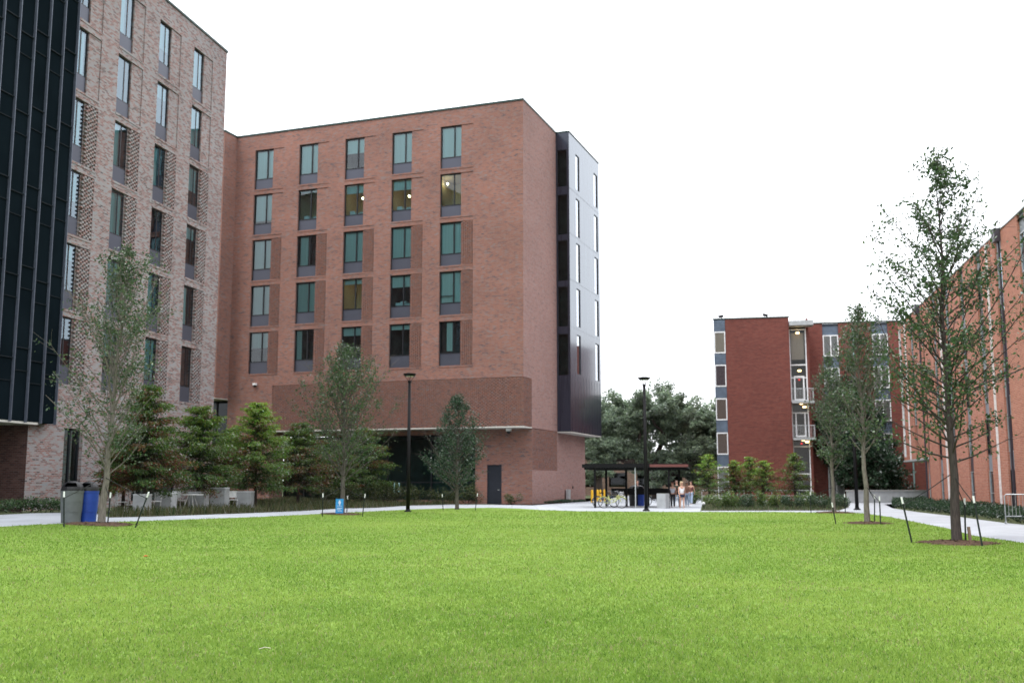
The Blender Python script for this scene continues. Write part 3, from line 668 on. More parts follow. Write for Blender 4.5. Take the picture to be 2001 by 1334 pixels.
for u in (-1.9, -15.4, -28.3):
    mb = MB(); RF.bar(mb, u - .04, u + .04, .1 if u < -9 else 3.25, RTOP - .1, -.1, -.003); mb.build('downspout', M['white_frame'], rb)
mb = MB(); mb.tube([(.5, -5.6, 0), (.5, -5.6, 3.12)], .13, 12); mb.build('column', plain('pale_teal_column', (.35, .45, .45, 1), .5), rb)

# ================================================================== FAR BUILDING
FB0 = Vector((17.46, 89., 0))
fb = thing('dark_red_hall', 'five-storey dark red brick hall with glazed stair balconies at the end of the lawn', 'building', FB0, -A_Q)
FF = Face((0, 0, 0), (1, 0, 0), (0, -1, 0)); FTOP = 15.5
FW = [(14.45, 12.55), (11.57, 9.67), (8.68, 6.8), (5.76, 3.88), (2.88, .15)]
mb = MB()
FF.wall(mb, .98, 6.3, 0, FTOP)
mb.quad([(6.3, 0, 0), (6.3, 4.2, 0), (6.3, 4.2, FTOP), (6.3, 0, FTOP)], [(0, 0), (4.2, 0), (4.2, FTOP), (0, FTOP)])
mb.quad([(0, 0, 0), (0, 16, 0), (0, 16, FTOP), (0, 0, FTOP)], [(0, 0), (16, 0), (16, FTOP), (0, FTOP)])
FK = Face((0, 4.2, 0), (1, 0, 0), (0, -1, 0))
kw = [(9.4, 10.75), (13.55, 14.9), (18.5, 19.85)]
FK.wall(mb, 7.95, 24, 0, FTOP, [(a, b, .15, FTOP - .01, .12, 'LR') for a, b in kw])
mb.quad([(7.95, .9, 0), (7.95, 4.2, 0), (7.95, 4.2, FTOP), (7.95, .9, FTOP)], [(0, 0), (3.3, 0), (3.3, FTOP), (0, FTOP)])
mb.quad([(7.75, .9, 0), (7.95, .9, 0), (7.95, .9, FTOP), (7.75, .9, FTOP)], [(0, 0), (.2, 0), (.2, FTOP), (0, FTOP)])
mb.quad([(0, 16, 0), (24, 16, 0), (24, 16, FTOP), (0, 16, FTOP)])
mb.build('wall', M['brick_dark'], fb)
mb = MB(); mb.box(0.01, 6.29, 0.02, 16, FTOP - .2, FTOP - .15, skip='NSEW'); mb.box(6.3, 24, 4.25, 16, FTOP - .2, FTOP - .15, skip='NSEW'); mb.build('roof', M['coping'], fb)
mb = MB(); mb.box(-.04, 6.35, -.05, .2, FTOP + .002, FTOP + .1); mb.box(8, 24, 4.15, 4.4, FTOP + .002, FTOP + .1); mb.build('roof_coping', M['coping'], fb)
mb = MB(); FF.plate(mb, 0, .98, 0, FTOP, .06)
sp = mb.build('spandrel', M['blue_grey'], fb)
mb = MB()
zt = [FTOP] + [z for w_ in FW for z in w_]
for i in range(0, len(zt) - 1, 2):
    z1, z0 = zt[i], zt[i + 1]
    mb = MB()
    for q in range(4): FF.bar(mb, .02, .96, z0 + .05 + (z1 - z0 - .1) * q / 4, z0 + .05 + (z1 - z0 - .1) * (q + .92) / 4, .0, .055)
    mb.build('cladding', M['blue_grey'], sp)
cur = plain('tan_curtain', (.50, .40, .31, 1), .9, noise=.12, streak=(8, 8, .1)); cur2 = plain('brown_curtain', (.22, .13, .085, 1), .9, noise=.15, streak=(8, 8, .1)); cur3 = plain('dark_maroon_curtain', (.10, .045, .05, 1), .9, noise=.3)
cur_g = plain('grey_curtain', (.40, .39, .38, 1), .9, noise=.12, streak=(8, 8, .1))
for i, (z1, z0) in enumerate(FW):
    mb = MB()
    for p in ((.02, .1, z0, z1), (.88, .96, z0, z1), (.1, .88, z1 - .1, z1), (.1, .88, z0, z0 + .1)): FF.bar(mb, *p, -.03, .05)
    w = mb.build('window', M['white_frame'], fb)
    mb = MB(); FF.plate(mb, .1, .88, z0 + .1, z1 - .1, .02); mb.build('pane', M['glass_clear'], w)
    mb = MB(); FF.plate(mb, .1, .88, z0 + .1, z1 - .1, .045); mb.build('curtain', [cur, cur3, cur2, cur2, cur_g][i], w)
# stair tower glazing with balconies
ST = Face((0, .9, 0), (1, 0, 0), (0, -1, 0))
mb = MB()
for p in ((6.32, 6.42, .1, 14.6), (7.65, 7.75, .1, 14.6)): ST.bar(mb, *p, 0, .1)
for z in (14.5, 11.45, 10.35, 8.4, 7.35, 5.2, 4.5, 2.2, .1): ST.bar(mb, 6.42, 7.65, z, z + .1, .005, .09)
sw = mb.build('stair_glazing', M['white_frame'], fb)
mb = MB(); ST.plate(mb, 6.42, 7.65, .15, 14.5, .05); mb.build('pane', M['glass_clear'], sw)
mb = MB(); mb.box(6.34, 7.74, 1.05, 3.2, .05, 14.6, skip='S'); mb.build('stairwell', plain('stairwell_wall', (.20, .17, .14, 1), .9), sw)
mb = MB(); ST.bar(mb, 6.5, 7.6, 12.0, 14.3, .4, .45); mb.build('blind', cur, sw)
for z in (8.45, 5.35):
    mb = MB()
    for p in ((6.62, 6.74, z, z + 2.1), (7.36, 7.48, z, z + 2.1), (6.74, 7.36, z + 1.98, z + 2.1), (6.74, 7.36, z, z + .14)): ST.bar(mb, *p, -.04, 0)
    mb.build('balcony_door', M['white_frame'], fb)
    mb = MB(); mb.box(6.33, 8.15, -.35, .88, z - .3, z - .1); bc = mb.build('balcony', M['concrete'], fb)
    mb = MB()
    for x in [6.4 + .13 * k for k in range(14)]: mb.box(x, x + .02, -.33, -.31, z - .1, z + .9)
    mb.box(6.36, 8.14, -.34, -.3, z + .9, z + .95); mb.box(8.1, 8.14, -.3, .85, z + .9, z + .95)
    for y in (-.1, .15, .4, .65): mb.box(8.11, 8.13, y, y + .02, z - .1, z + .9)
    mb.build('railing', M['galv'], bc)
mb = MB(); mb.box(6.33, 8.3, -.4, .89, 14.75, 15.15); mb.build('canopy', M['concrete'], fb)
for x, z in ((7.05, 14.25), (7.1, 11.0), (7.15, 8.2), (7.4, 7.9), (7.2, 5.1), (7.5, 4.95)):
    mb = MB(); mb.lathe([(.0, -.1), (.13, -.08), (.17, 0.), (.12, .06), (0, .06)], 12); o = mb.build('ceiling_lamp', M['lamp_glow'], fb, smooth=True); o.location = (x, .75 if z > 14 else 1.3, z)
    if z < 14: o.location.y = .8
for z in (10.2, 4.75):
    mb = MB(); mb.box(7.0, 7.16, 1.2, 1.24, z, z + .12); mb.build('exit_sign', M['exit_red'], fb)
for (a, b) in kw:
    mb = MB(); FK.plate(mb, a, b, .15, FTOP - .02, .12); mb.build('window_strip', M['blue_grey'], fb)
    m_ = (a + b) / 2
    for (z1, z0) in FW:
        mb = MB(); mg = MB(); mc = MB()
        for p in ((a + .02, a + .1, z0, z1), (b - .1, b - .02, z0, z1), (m_ - .05, m_ + .05, z0 + .1, z1 - .1), (a + .1, b - .1, z1 - .1, z1), (a + .1, b - .1, z0, z0 + .1)): FK.bar(mb, *p, .0, .09)
        FK.plate(mg, a + .1, b - .1, z0 + .1, z1 - .1, .04); FK.plate(mc, a + .1, b - .1, z0 + .1, z1 - .1, .08)
        w = mb.build('window', M['white_frame'], fb); mg.build('pane', M['glass_clear'], w); mc.build('curtain', cur_g, w)
for u in (11.9, 16.4):
    mb = MB(); FK.bar(mb, u, u + .12, .1, FTOP - .3, -.12, -.003); mb.build('downspout', plain('verdigris_pipe', (.22, .33, .33, 1), .5), fb)
for (x, lab) in ((.7, 'small dark floodlight near the left end of the dark red hall roof'), (4.3, 'tilted dark floodlight near the middle of the dark red hall roof')):
    q = Matrix.Translation(FB0) @ Matrix.Rotation(-A_Q, 4, 'Z') @ Vector((x, .6, FTOP + .0))
    t = thing('roof_floodlight', lab, 'floodlight', q, -A_Q)
    mb = MB(); mb.tube([(0, 0, -.2), (0, 0, .28)], .03); mb.build('mast', M['black_metal'], t)
    mb = MB(); mb.box(-.22, .22, -.1, .14, .28, .46); o = mb.build('lamp_head', M['black_metal'], t); o.rotation_euler = (0, .3 if x > 2 else -.15, 0)

# low brick block beyond the oaks
bg = thing('low_brick_block', 'low brown brick building glimpsed beneath the oaks behind the bike shelter', 'building', (3, 128, 0), -.12)
BGF = Face((0, 0, 0), (1, 0, 0), (0, -1, 0))
mb = MB(); bh = [(2 + 3.4 * k, 4 + 3.4 * k, 1.0, 2.7, .2) for k in range(8)]
BGF.wall(mb, 0, 32, 0, 5., bh); mb.box(0, 32, .3, 10, 0, 5., skip='S'); mb.build('wall', brick('brown_brick', [(0, (.10, .07, .055, 1)), (.5, (.2, .12, .09, 1)), (1, (.26, .18, .14, 1))], (.22, .18, .15, 1)), bg)
mb = MB()
for h in bh:
    mb = MB(); BGF.plate(mb, h[0], h[1], h[2], h[3], .2); mb.build('window', M['glass_dark'], bg)
mb = MB(); mb.box(-.3, 32.3, -.4, 10.3, 5., 5.3); mb.build('roof', M['concrete'], bg)

# ================================================================== GROUND
def gridmesh(name, x0, x1, y0, y1, nx, ny, mat, dz=0.):
    mb = MB()
    me = bpy.data.meshes.new(name)
    xs = np.linspace(x0, x1, nx + 1); ys = np.linspace(y0, y1, ny + 1)
    v = [(x, y, gz(x, y) + dz) for y in ys for x in xs]
    fs = [(j*(nx+1)+i, j*(nx+1)+i+1, (j+1)*(nx+1)+i+1, (j+1)*(nx+1)+i) for j in range(ny) for i in range(nx)]
    me.from_pydata(v, [], fs); me.materials.append(mat); me.update()
    return add(name, me)
# ground: one sheet to the horizon, finer near the quad
xs = sorted(set([-2500, -600, -150, -60] + [-40 + .8 * k for k in range(51)] + [10, 40, 120, 600, 2500]))
ys = [-600, -60, 0, 40, 90, 160, 400, 1200, 4000]
mb = MB()
for j in range(len(ys) - 1):
    for i in range(len(xs) - 1):
        mb.quad([(xs[a], ys[b], gz(xs[a], 0)) for a, b in ((i, j), (i+1, j), (i+1, j+1), (i, j+1))])
tag(mb.build('ground', M['earth']), kind='structure')

def inside(poly, X, Y):
    r = np.zeros(len(X), bool); n = len(poly)
    for i in range(n):
        x1, y1 = poly[i]; x2, y2 = poly[(i + 1) % n]
        c = ((y1 > Y) != (y2 > Y)) & (X < (x2 - x1) * (Y - y1) / (y2 - y1 + 1e-12) + x1)
        r ^= c
    return r

def sheet(name, poly, mat, dz, step=.8):
    """flat sheet following the ground: the polygon is cut into thin strips along x so that it bends with the rise"""
    import bmesh
    bm = bmesh.new()
    vs = [bm.verts.new((p[0], p[1], 0)) for p in poly]
    bm.faces.new(vs)
    x0 = min(p[0] for p in poly); x1 = max(p[0] for p in poly)
    x = -18.
    while x < -5:
        if x0 < x < x1:
            bmesh.ops.bisect_plane(bm, geom=bm.verts[:] + bm.edges[:] + bm.faces[:], plane_co=(x, 0, 0), plane_no=(1, 0, 0))
        x += step
    bmesh.ops.triangulate(bm, faces=bm.faces[:])
    uvl = bm.loops.layers.uv.new('UVMap')
    for v in bm.verts: v.co.z = gz(v.co.x, v.co.y) + dz
    for f in bm.faces:
        if f.normal.z < 0: f.normal_flip()
        for l in f.loops: l[uvl].uv = (l.vert.co.x, l.vert.co.y)
    me = bpy.data.meshes.new(name); bm.to_mesh(me); bm.free(); me.materials.append(mat)
    return tag(add(name, me), kind='structure')

def px(*pts): return [(G(u, v).x, G(u, v).y) for u, v in pts]
lawn_edge_l = px((0, 1029), (60, 1025.5), (150, 1022), (210, 1020), (300, 1017), (400, 1013.5), (510, 1009.5), (600, 1005), (660, 1002), (740, 998), (800, 995))
lawn_edge_b = px((880, 992.5), (960, 991.5), (1010, 993), (1060, 996), (1130, 998.5), (1250, 999.5), (1368, 1000), (1500, 999.8), (1600, 1001), (1660, 1001))
lawn_edge_r = px((1700, 1004), (1740, 1010), (1760, 1014), (1800, 1022), (1860, 1034), (1900, 1046), (2001, 1061))
lawn = [(-17.5, 8), (-17.5, 27.5)] + lawn_edge_l + lawn_edge_b + lawn_edge_r + [(13.0, 24.), (14.2, 18.), (15, 4), (8, -12), (-12, -12)]
sheet('lawn', lawn, M['turf'], .008)
# paved ground
pav_l = [(-30, 27.0)] + [(-17.5, 27.5)] + lawn_edge_l + px((880, 992.5), (960, 991.5), (960, 985.5), (880, 985.5), (800, 987.5), (740, 991.5), (660, 993.5), (600, 997.5), (510, 1001.5), (400, 1005.5), (300, 1009), (212, 1011), (190, 1003), (116, 1001.5), (60, 1002.5), (0, 1005.5)) + [(-30, 37)]
sheet('path', pav_l, M['path'], .004)
plaza = px((960, 991.5), (1010, 993), (1060, 996), (1130, 998.5), (1250, 999.5), (1368, 1000), (1372, 985), (1368, 972), (1230, 968), (1150, 979.5), (1090, 983.5), (1040, 987), (960, 985.5))
sheet('plaza', plaza, M['path'], .004)
path_r = px((1368, 1000), (1500, 999.8), (1600, 1001), (1660, 1001)) + lawn_edge_r + [(13.0, 24.), (14.2, 18.), (15, 4), (19, 4), (19.2, 20), (18.3, 30)] + px((2001, 1025), (1960, 1021), (1870, 1009), (1800, 1001), (1745, 993), (1728, 985), (1790, 981.5), (1660, 981), (1648, 990), (1640, 997.2), (1372, 997.6))
sheet('path', path_r, M['path'], .005)
bed_c = px((212, 1011), (300, 1009), (400, 1005.5), (510, 1001.5), (600, 997.5), (660, 993.5), (740, 991.5), (800, 987.5), (880, 985.5), (900, 984), (560, 978), (420, 985), (230, 997))
sheet('planting_bed', bed_c, M['soil'], .012)
bed_r = px((1372, 997.6), (1640, 997.2), (1660, 990), (1650, 983), (1400, 981), (1372, 984))
sheet('planting_bed', bed_r, M['soil'], .012)

# ------------------------------------------------------------------ grass blades on the lawn
rs = np.random.RandomState(3)
def vnoise(X, Y, s, seed):
    r = np.random.RandomState(seed).rand(257, 257)
    x = ((X + 300.) * s) % 256; y = ((Y + 100.) * s) % 256; xi = x.astype(int); yi = y.astype(int); fx = x - xi; fy = y - yi
    fx = fx * fx * (3 - 2 * fx); fy = fy * fy * (3 - 2 * fy)
    return (r[xi, yi] * (1 - fx) + r[xi + 1, yi] * fx) * (1 - fy) + (r[xi, yi + 1] * (1 - fx) + r[xi + 1, yi + 1] * fx) * fy
def quads_mesh(name, V, C, mat, tri=False):
    """V (n,4,3) quads, C (n,3) colours -> one mesh"""
    n = len(V); k = V.shape[1]
    me = bpy.data.meshes.new(name)
    me.vertices.add(n * k); me.vertices.foreach_set('co', V.astype(np.float32).ravel())
    me.loops.add(n * k); me.loops.foreach_set('vertex_index', np.arange(n * k, dtype=np.int32))
    me.polygons.add(n); me.polygons.foreach_set('loop_start', np.arange(0, n * k, k, dtype=np.int32))
    try: me.polygons.foreach_set('loop_total', np.full(n, k, dtype=np.int32))
    except Exception: pass
    at = me.attributes.new('col', 'FLOAT_COLOR', 'POINT')
    c4 = np.ones((n, k, 4), np.float32); c4[:, :, :3] = C[:, None, :] if C.ndim == 2 else C
    at.data.foreach_set('color', c4.ravel())
    me.materials.append(mat); me.update(calc_edges=True); me.validate()
    return me
def grass_blades(n):
    u = rs.rand(n); e = -.35
    a, b = 5.2 ** e, 58. ** e
    d = (a + (b - a) * u) ** (1 / e)
    th = rs.uniform(-.67, .67, n)
    X = d * np.sin(th); Y = d * np.cos(th)
    ok = inside(lawn, X, Y); X, Y, d = X[ok], Y[ok], d[ok]; n = len(X)
    t = np.clip((-X - 6) / 10, 0, 1); Z = .25 * t * t * (3 - 2 * t) + .004
    big = vnoise(X, Y, .22, 1) * .5 + vnoise(X, Y, .9, 2) * .3 + vnoise(X, Y, 3.1, 4) * .22 + .06
    tuft = vnoise(X, Y, 5.5, 5)
    h = (.016 + .018 * rs.rand(n) + .016 * tuft) * (1 + d * .006)
    w = (.0016 + .0013 * rs.rand(n)) * (1 + d * .1)
    az = rs.uniform(0, 2 * np.pi, n); lean = rs.uniform(.25, 1.3, n)
    dx, dy = np.cos(az), np.sin(az); fa = rs.uniform(0, 2 * np.pi, n); wx, wy = np.cos(fa) * w, np.sin(fa) * w
    tx, ty, tz = X + dx * h * np.sin(lean), Y + dy * h * np.sin(lean), Z + h * np.cos(lean)
    V = np.empty((n, 4, 3)); 
    V[:, 0] = np.stack([X - wx, Y - wy, Z], 1); V[:, 1] = np.stack([X + wx, Y + wy, Z], 1)
    V[:, 2] = np.stack([tx + wx * .35, ty + wy * .35, tz], 1); V[:, 3] = np.stack([tx - wx * .35, ty - wy * .35, tz], 1)
    c0 = np.array([.155, .272, .040]); c1 = np.array([.305, .41, .088]); dry = np.array([.40, .37, .19]); dk = np.array([.085, .175, .028])
    k = np.clip((big - .33) * 1.7 + rs.normal(0, 1, n) * np.clip(.2 - d * .004, .05, .2), 0, 1)[:, None]
    C = c0 * (1 - k) + c1 * k
    m = (rs.rand(n) < .05 + .16 * np.clip(vnoise(X, Y, 1.4, 8) - .62, 0, 1) * 3); C[m] = dry * rs.uniform(.6, 1.1, (m.sum(), 1))
    m = rs.rand(n) < .12 * np.clip(1.3 - d / 30, .1, 1); C[m] = dk
    return quads_mesh('grass', V, C, M['blade'])
tag(add('grass', grass_blades(1100000)), 'bright mown green grass covering the wide lawn', 'grass', kind='stuff')

# ------------------------------------------------------------------ foliage tools
def leaves(P, size, cols, seed, asp=.5, flat=0., hang=None):
    """rhombic leaves at points P (n,3)"""
    r = np.random.RandomState(seed); n = len(P)
    t = r.normal(size=(n, 3))
    if hang is not None: t = t * .55 + hang
    t /= np.linalg.norm(t, axis=1)[:, None] + 1e-9
    q = r.normal(size=(n, 3)); q[:, 2] *= (1 - flat)
    b = np.cross(t, q); b /= np.linalg.norm(b, axis=1)[:, None] + 1e-9
    s = (size * r.uniform(.6, 1.3, n))[:, None]
    V = np.stack([P - t * s * .5, P + b * s * asp * .5, P + t * s * .5, P - b * s * asp * .5], 1)
    return V, cols
def pal(cs, n, r, jit=.18):
    cs = np.array(cs); k = r.randint(0, len(cs), n)
    return cs[k] * r.uniform(1 - jit, 1 + jit, (n, 1))

def curve(p, d, length, n, up, r, wob=.12):
    pts = [Vector(p)]; d = Vector(d).normalized(); st = length / n
    for i in range(n):
        d = (d + Vector((r.uniform(-wob, wob), r.uniform(-wob, wob), r.uniform(-wob, wob) * .6 + up))).normalized()
        pts.append(pts[-1] + d * st)
    return pts

def young_tree(name, label, loc, H, base, R, seed, n_br, leaf, palette, group, dens=1., r0=.11, bark='bark', prof=None, lean=0., e0=(38, 62), twigs=(4, 7), trunkless=False, cat='tree', fill=1., env=None):
    r = random.Random(seed); nr = np.random.RandomState(seed)
    t = thing(name, label, cat, loc, 0, group)
    mb = MB()
    tp = [(0, 0, -.05)]
    nseg = 12
    for i in range(1, nseg + 1):
        z = H * .97 * i / nseg
        tp.append((lean * z / H + r.uniform(-.03, .03) * (1 + i * .12), r.uniform(-.03, .03) * (1 + i * .12), z))
    rad = [r0 * 1.45] + [max(.01, r0 * (1 - (i / nseg)) ** 1.05) for i in range(1, nseg + 1)]
    rad[1] = r0 * .95
    tp.insert(1, (0, 0, .12)); rad.insert(1, r0 * 1.08)
    mb.tube(tp, rad, 9)
    def trunk_at(z):
        k = z / (H * .97) * nseg
        i = min(nseg - 1, max(0, int(k))); f = k - i
        a = Vector(tp[i + 1] if i else tp[0]); b = Vector(tp[i + 2])
        return a.lerp(b, f)
    prof = prof or (lambda q: (.55 + 1.1 * q if q < .28 else 1.) * (1 - max(0, q - .28) / .72) ** .75 * .9 + .08)
    pts = []
    for i in range(n_br):
        q = (i + r.random()) / n_br
        z = base + (H - base) * .93 * q
        az = i * 2.39996 + r.uniform(-.5, .5)
        el = math.radians(r.uniform(*e0) + 14 * q)
        Lb = R * prof(q) * (r.uniform(.5, 1.0) if r.random() < .8 else r.uniform(.95, 1.12)) / max(.45, math.cos(el))
        Lb = max(.2, min(Lb, .85 * (H - z) / math.sin(el) + .1))
        p = trunk_at(min(z, H * .94))
        d = (math.cos(az) * math.cos(el), math.sin(az) * math.cos(el), math.sin(el))
        bp = curve(p, d, Lb, 6, .035, r, .14)
        rb_ = max(.006, r0 * .2 * (1 - q) ** .6 + .004)
        mb.tube(bp, [rb_ * (1 - .13 * k) for k in range(7)], 5, cap=False)
        nt = max(2, int((Lb * 2.2 + r.random() * 2.5) * dens))
        for k in range(nt):
            fr = r.uniform(.25, 1.); j = min(5, int(fr * 6)); s0 = bp[j].lerp(bp[j + 1], fr * 6 - j)
            dd = (bp[j + 1] - bp[j]).normalized() + Vector((r.uniform(-1, 1), r.uniform(-1, 1), r.uniform(-.5, .6))) * .9
            tl = min(.7, Lb * r.uniform(.12, .3) + .1)
            tw = curve(s0, dd, tl, 3, .02, r, .2)
            mb.tube(tw, [max(.004, rb_ * .4), .004, .0035, .003], 3, cap=False)
            cl = r.random()
            if cl < .12: continue
            for m in range(int((5 + 26 * cl) * fill)):
                f_ = r.random() * 3; a = tw[int(f_)].lerp(tw[int(f_) + 1], f_ - int(f_))
                sc = .045 + .10 * tl + .03 * cl
                pts.append((a.x + r.gauss(0, sc), a.y + r.gauss(0, sc), a.z + r.gauss(0, sc * .9)))
    mb.build('trunk', M[bark], t, smooth=True)
    P = np.array(pts)
    tt = np.clip((P[:, 2] - base * .92) / (H - base * .92), 0, 1.2)            # species outline: narrow foot, broad middle, pointed tip
    ev = np.interp(tt, [0, .12, .3, .5, .68, .85, 1., 1.06], env or [.4, .7, 1., 1., .72, .4, .12, .02]) * R
    ang = np.arctan2(P[:, 1], P[:, 0]); ev = ev * (1 + .16 * np.sin(3 * ang + 5 * tt + seed) + .12 * np.sin(7 * ang - 9 * tt)) * nr.uniform(.85, 1.12, len(P))
    cxl = lean * P[:, 2] / H
    P = P[np.hypot(P[:, 0] - cxl, P[:, 1]) < ev + .03]
    C = pal(palette, len(P), nr)
    rr = np.sqrt(P[:, 0] ** 2 + P[:, 1] ** 2) / (R + .01)
    V, C = leaves(P, leaf, C, seed, .52)
    add('crown', quads_mesh('crown', V, C, M['leaf']), t)
    return t

GREEN = [(.042, .084, .036), (.058, .11, .046), (.075, .135, .056), (.066, .105, .062), (.10, .15, .066)]
DKGREEN = [(.028, .06, .034), (.04, .08, .044), (.055, .10, .058), (.078, .118, .075)]
LTGREEN = [(.05, .09, .045), (.07, .12, .055), (.095, .15, .07), (.08, .12, .08), (.12, .165, .085)]
TREES = 'young staked trees around the lawn'
YT = [  # label, ground sight, top y, crown base y, half width px, n branches, leaf, palette, trunk radius, seed
    ('nearest staked tree on the right, dark trunk and airy crown against the sky', (1870, 1062), 262, 905, 192, 108, .108, GREEN, .12, 11, .0),
    ('second staked tree along the right path, with a pale forked trunk', (1695, 1023), 588, 890, 92, 84, .12, LTGREEN, .105, 12, .0),
    ('small staked tree farthest back on the right beside the shrub bed', (1630, 1002), 690, 925, 56, 78, .12, LTGREEN, .1, 13, .0),
    ('staked tree beside the grey and blue bins in front of the pale brick dormitory', (198, 1025), 462, 930, 134, 92, .105, LTGREEN, .115, 14, .45),
    ('staked tree with the small blue sign leaning at its foot', (668, 1005), 672, 945, 120, 110, .11, GREEN, .12, 15, .0),
    ('smallest staked tree, in front of the dark door of the red block', (893, 995), 772, 968, 74, 110, .12, DKGREEN, .11, 16, .0),
]
tree_pos = []
for lab, (u, v), ty, by, hw, nb, lf, pl, r0, sd, ln in YT:
    p = G(u, v); sc = p.y / f_px
    H = CAM_H + (HOR - ty) * sc - p.z; bs = CAM_H + (HOR - by) * sc - p.z
    kw_ = {}
    if sd in (15,): kw_ = dict(prof=lambda q: (.75 + .8 * q if q < .3 else .99) * (1 - max(0, q - .3) / .7) ** .8 + .06, dens=1.1, fill=.85, e0=(24, 58), env=[.6, .9, 1., 1., .85, .55, .2, .04])
    if sd == 16: kw_ = dict(prof=lambda q: (.85 + .4 * q if q < .35 else .99) * (1 - max(0, q - .35) / .65) ** .7 + .05, dens=1.2, e0=(18, 52), env=[.85, 1., 1., .86, .64, .4, .14, .02])
    if sd == 11: kw_ = dict(dens=1.15, e0=(14, 50), bark='bark_front', fill=1.15, env=[.4, .7, .92, 1., .96, .52, .13, .02], prof=lambda q: (.75 + 1. * q if q < .3 else 1.05) * (1 - max(0, q - .3) / .7) ** .95 + .06)
    if sd == 12: kw_ = dict(dens=.95, e0=(34, 62), fill=.95, bark='bark_pale')
    if sd == 14: kw_ = dict(dens=1., fill=.95, bark='bark_pale', env=[.5, .85, 1., 1., .88, .6, .25, .03], e0=(34, 62), prof=lambda q: (.6 + 1.2 * q if q < .3 else .96) * (1 - max(0, q - .3) / .7) ** .95 + .06)
    if sd == 13: kw_ = dict(dens=1., e0=(36, 62), bark='bark_pale')
    t = young_tree('young_tree', lab, p, H, bs, hw * sc, sd, nb, lf, pl, TREES, r0=r0, lean=ln, **kw_)
    tree_pos.append((p, H, sd))

# ------------------------------------------------------------------ mulch rings, stakes and straps
def mulch(p, R, seed, lab):
    r = random.Random(seed); mb = MB(); n = 26; rings = [(1., 0.012), (.8, .05), (.45, .075), (.0, .09)]
    base = []
    for q, h in rings:
        base.append(len(mb.v))
        for k in range(n):
            a = 2 * math.pi * k / n; rr = R * q * (1 + .12 * math.sin(3 * a + seed) + r.uniform(-.04, .04))
            x, y = p.x + rr * math.cos(a), p.y + rr * math.sin(a)
            mb.v.append((x, y, gz(x, y) + h + r.uniform(-.008, .012)))
    for i in range(3):
        for k in range(n):
            k2 = (k + 1) % n; mb.f.append((base[i] + k, base[i] + k2, base[i+1] + k2, base[i+1] + k)); mb.uv += [(0, 0)] * 4; mb.mi.append(0)
    # loose bark chips
    for k in range(170):
        a = r.uniform(0, 6.28); rr = R * math.sqrt(r.random()) * 1.04; x, y = p.x + rr * math.cos(a), p.y + rr * math.sin(a); z = gz(x, y) + .02 + .075 * (1 - rr / R)
        d = Vector((r.uniform(-1, 1), r.uniform(-1, 1), r.uniform(-.3, .5))) * .05; w = Vector((-d.y, d.x, .01)) * .4; c = Vector((x, y, z + .015))
        mb.quad([c - d - w, c + d - w, c + d + w, c - d + w])
    tag(mb.build('mulch_ring', M['mulch']), lab, 'mulch', 'mulch rings round the staked trees', 'stuff')
STAKES = 'steel stakes holding the young trees'
def stake(loc, top, strap_to, lab, tip=True, lean=(0, 0)):
    h = top
    t = thing('tree_stake', lab, 'stake', loc, 0, STAKES)
    mb = MB(); a = Vector((0, 0, -.05)); b = Vector((lean[0], lean[1], h))
    mb.tube([a, b], .022, 6); mb.build('post', M['stake'], t)
    if tip:
        mb = MB(); d = (b - a).normalized(); mb.tube([b + d * .002, b + d * .17], .026, 6); mb.build('tip', M['white_tip'], t)
    if strap_to is not None:
        q = Vector(strap_to) - Vector(loc); s0 = b * .97; m = (s0 + q) / 2 - Vector((0, 0, .03))
        mb = MB(); mb.tube([s0, m, q], .012, 5); mb.build('strap', M['strap'], t)
def g2(u, v): return G(u, v)
mulch(tree_pos[0][0], .95, 1, 'brown bark mulch round the nearest tree on the right')
mulch(tree_pos[1][0], .85, 2, 'brown bark mulch round the forked tree by the right path')
mulch(tree_pos[2][0], .9, 3, 'thin dark mulch round the farthest tree on the right')
mulch(tree_pos[3][0], 1.05, 4, 'brown bark mulch round the tree beside the bins')
mulch(tree_pos[4][0], .95, 5, 'dark bark mulch round the tree with the blue sign')
tr = [q[0] for q in tree_pos]
S = [
    (0, (1783, 1061), .98, (-.19, 0), 1.75, 'leaning stake left of the nearest right tree, strap rising to the trunk'),
    (0, (1887, 1060), .95, (.03, 0), 1.7, 'stake standing just right of the nearest right trunk'),
    (0, (1920, 1067), 1.02, (-.09, .1), 1.7, 'tall stake at the right rim of the nearest mulch ring'),
    (1, (1709, 1022), .9, (.04, 0), 1.5, 'nearer of two thin stakes right of the forked trunk'),
    (1, (1721, 1025), .85, (0, 0), 1.4, 'outer of two thin stakes right of the forked trunk'),
    (1, (1634, 1024), .62, (-.1, 0), None, 'short leaning stake on the grass left of the forked tree'),
    (2, (1652, 1003), .8, (0, 0), 1.3, 'thin stake right of the farthest tree on the right'),
    (2, (1585, 1003), .9, (0, 0), 1.3, 'thin stake in front of the shrub bed left of the farthest right tree'),
    (3, (125, 1030), .88, (-.05, 0), 1.5, 'stake in front of the grey bin with a white tip'),
    (3, (210, 1026), .85, (.04, 0), 1.4, 'stake close behind the trunk beside the bins'),
    (3, (263, 1031), .92, (.33, 0), 1.5, 'strongly leaning stake right of the tree beside the bins'),
    (4, (630, 1009), .84, (.0, 0), 1.3, 'stake left of the tree with the blue sign'),
    (4, (677.5, 1004), .7, (.02, 0), 1.3, 'stake just behind the tree with the blue sign'),
    (4, (708, 1009), .84, (.09, 0), 1.3, 'stake right of the tree with the blue sign'),
    (5, (866, 996.5), .72, (-.05, 0), 1.2, 'stake left of the smallest tree before the dark door'),
    (5, (928, 998), .78, (.12, 0), 1.2, 'stake right of the smallest tree before the dark door'),
]
for ti, (u, v), h, ln, sh, lab in S:
    p = G(u, v); q = None
    if sh: q = tr[ti] + Vector((0, 0, sh)); 
    stake(p, h, q, lab, lean=ln)
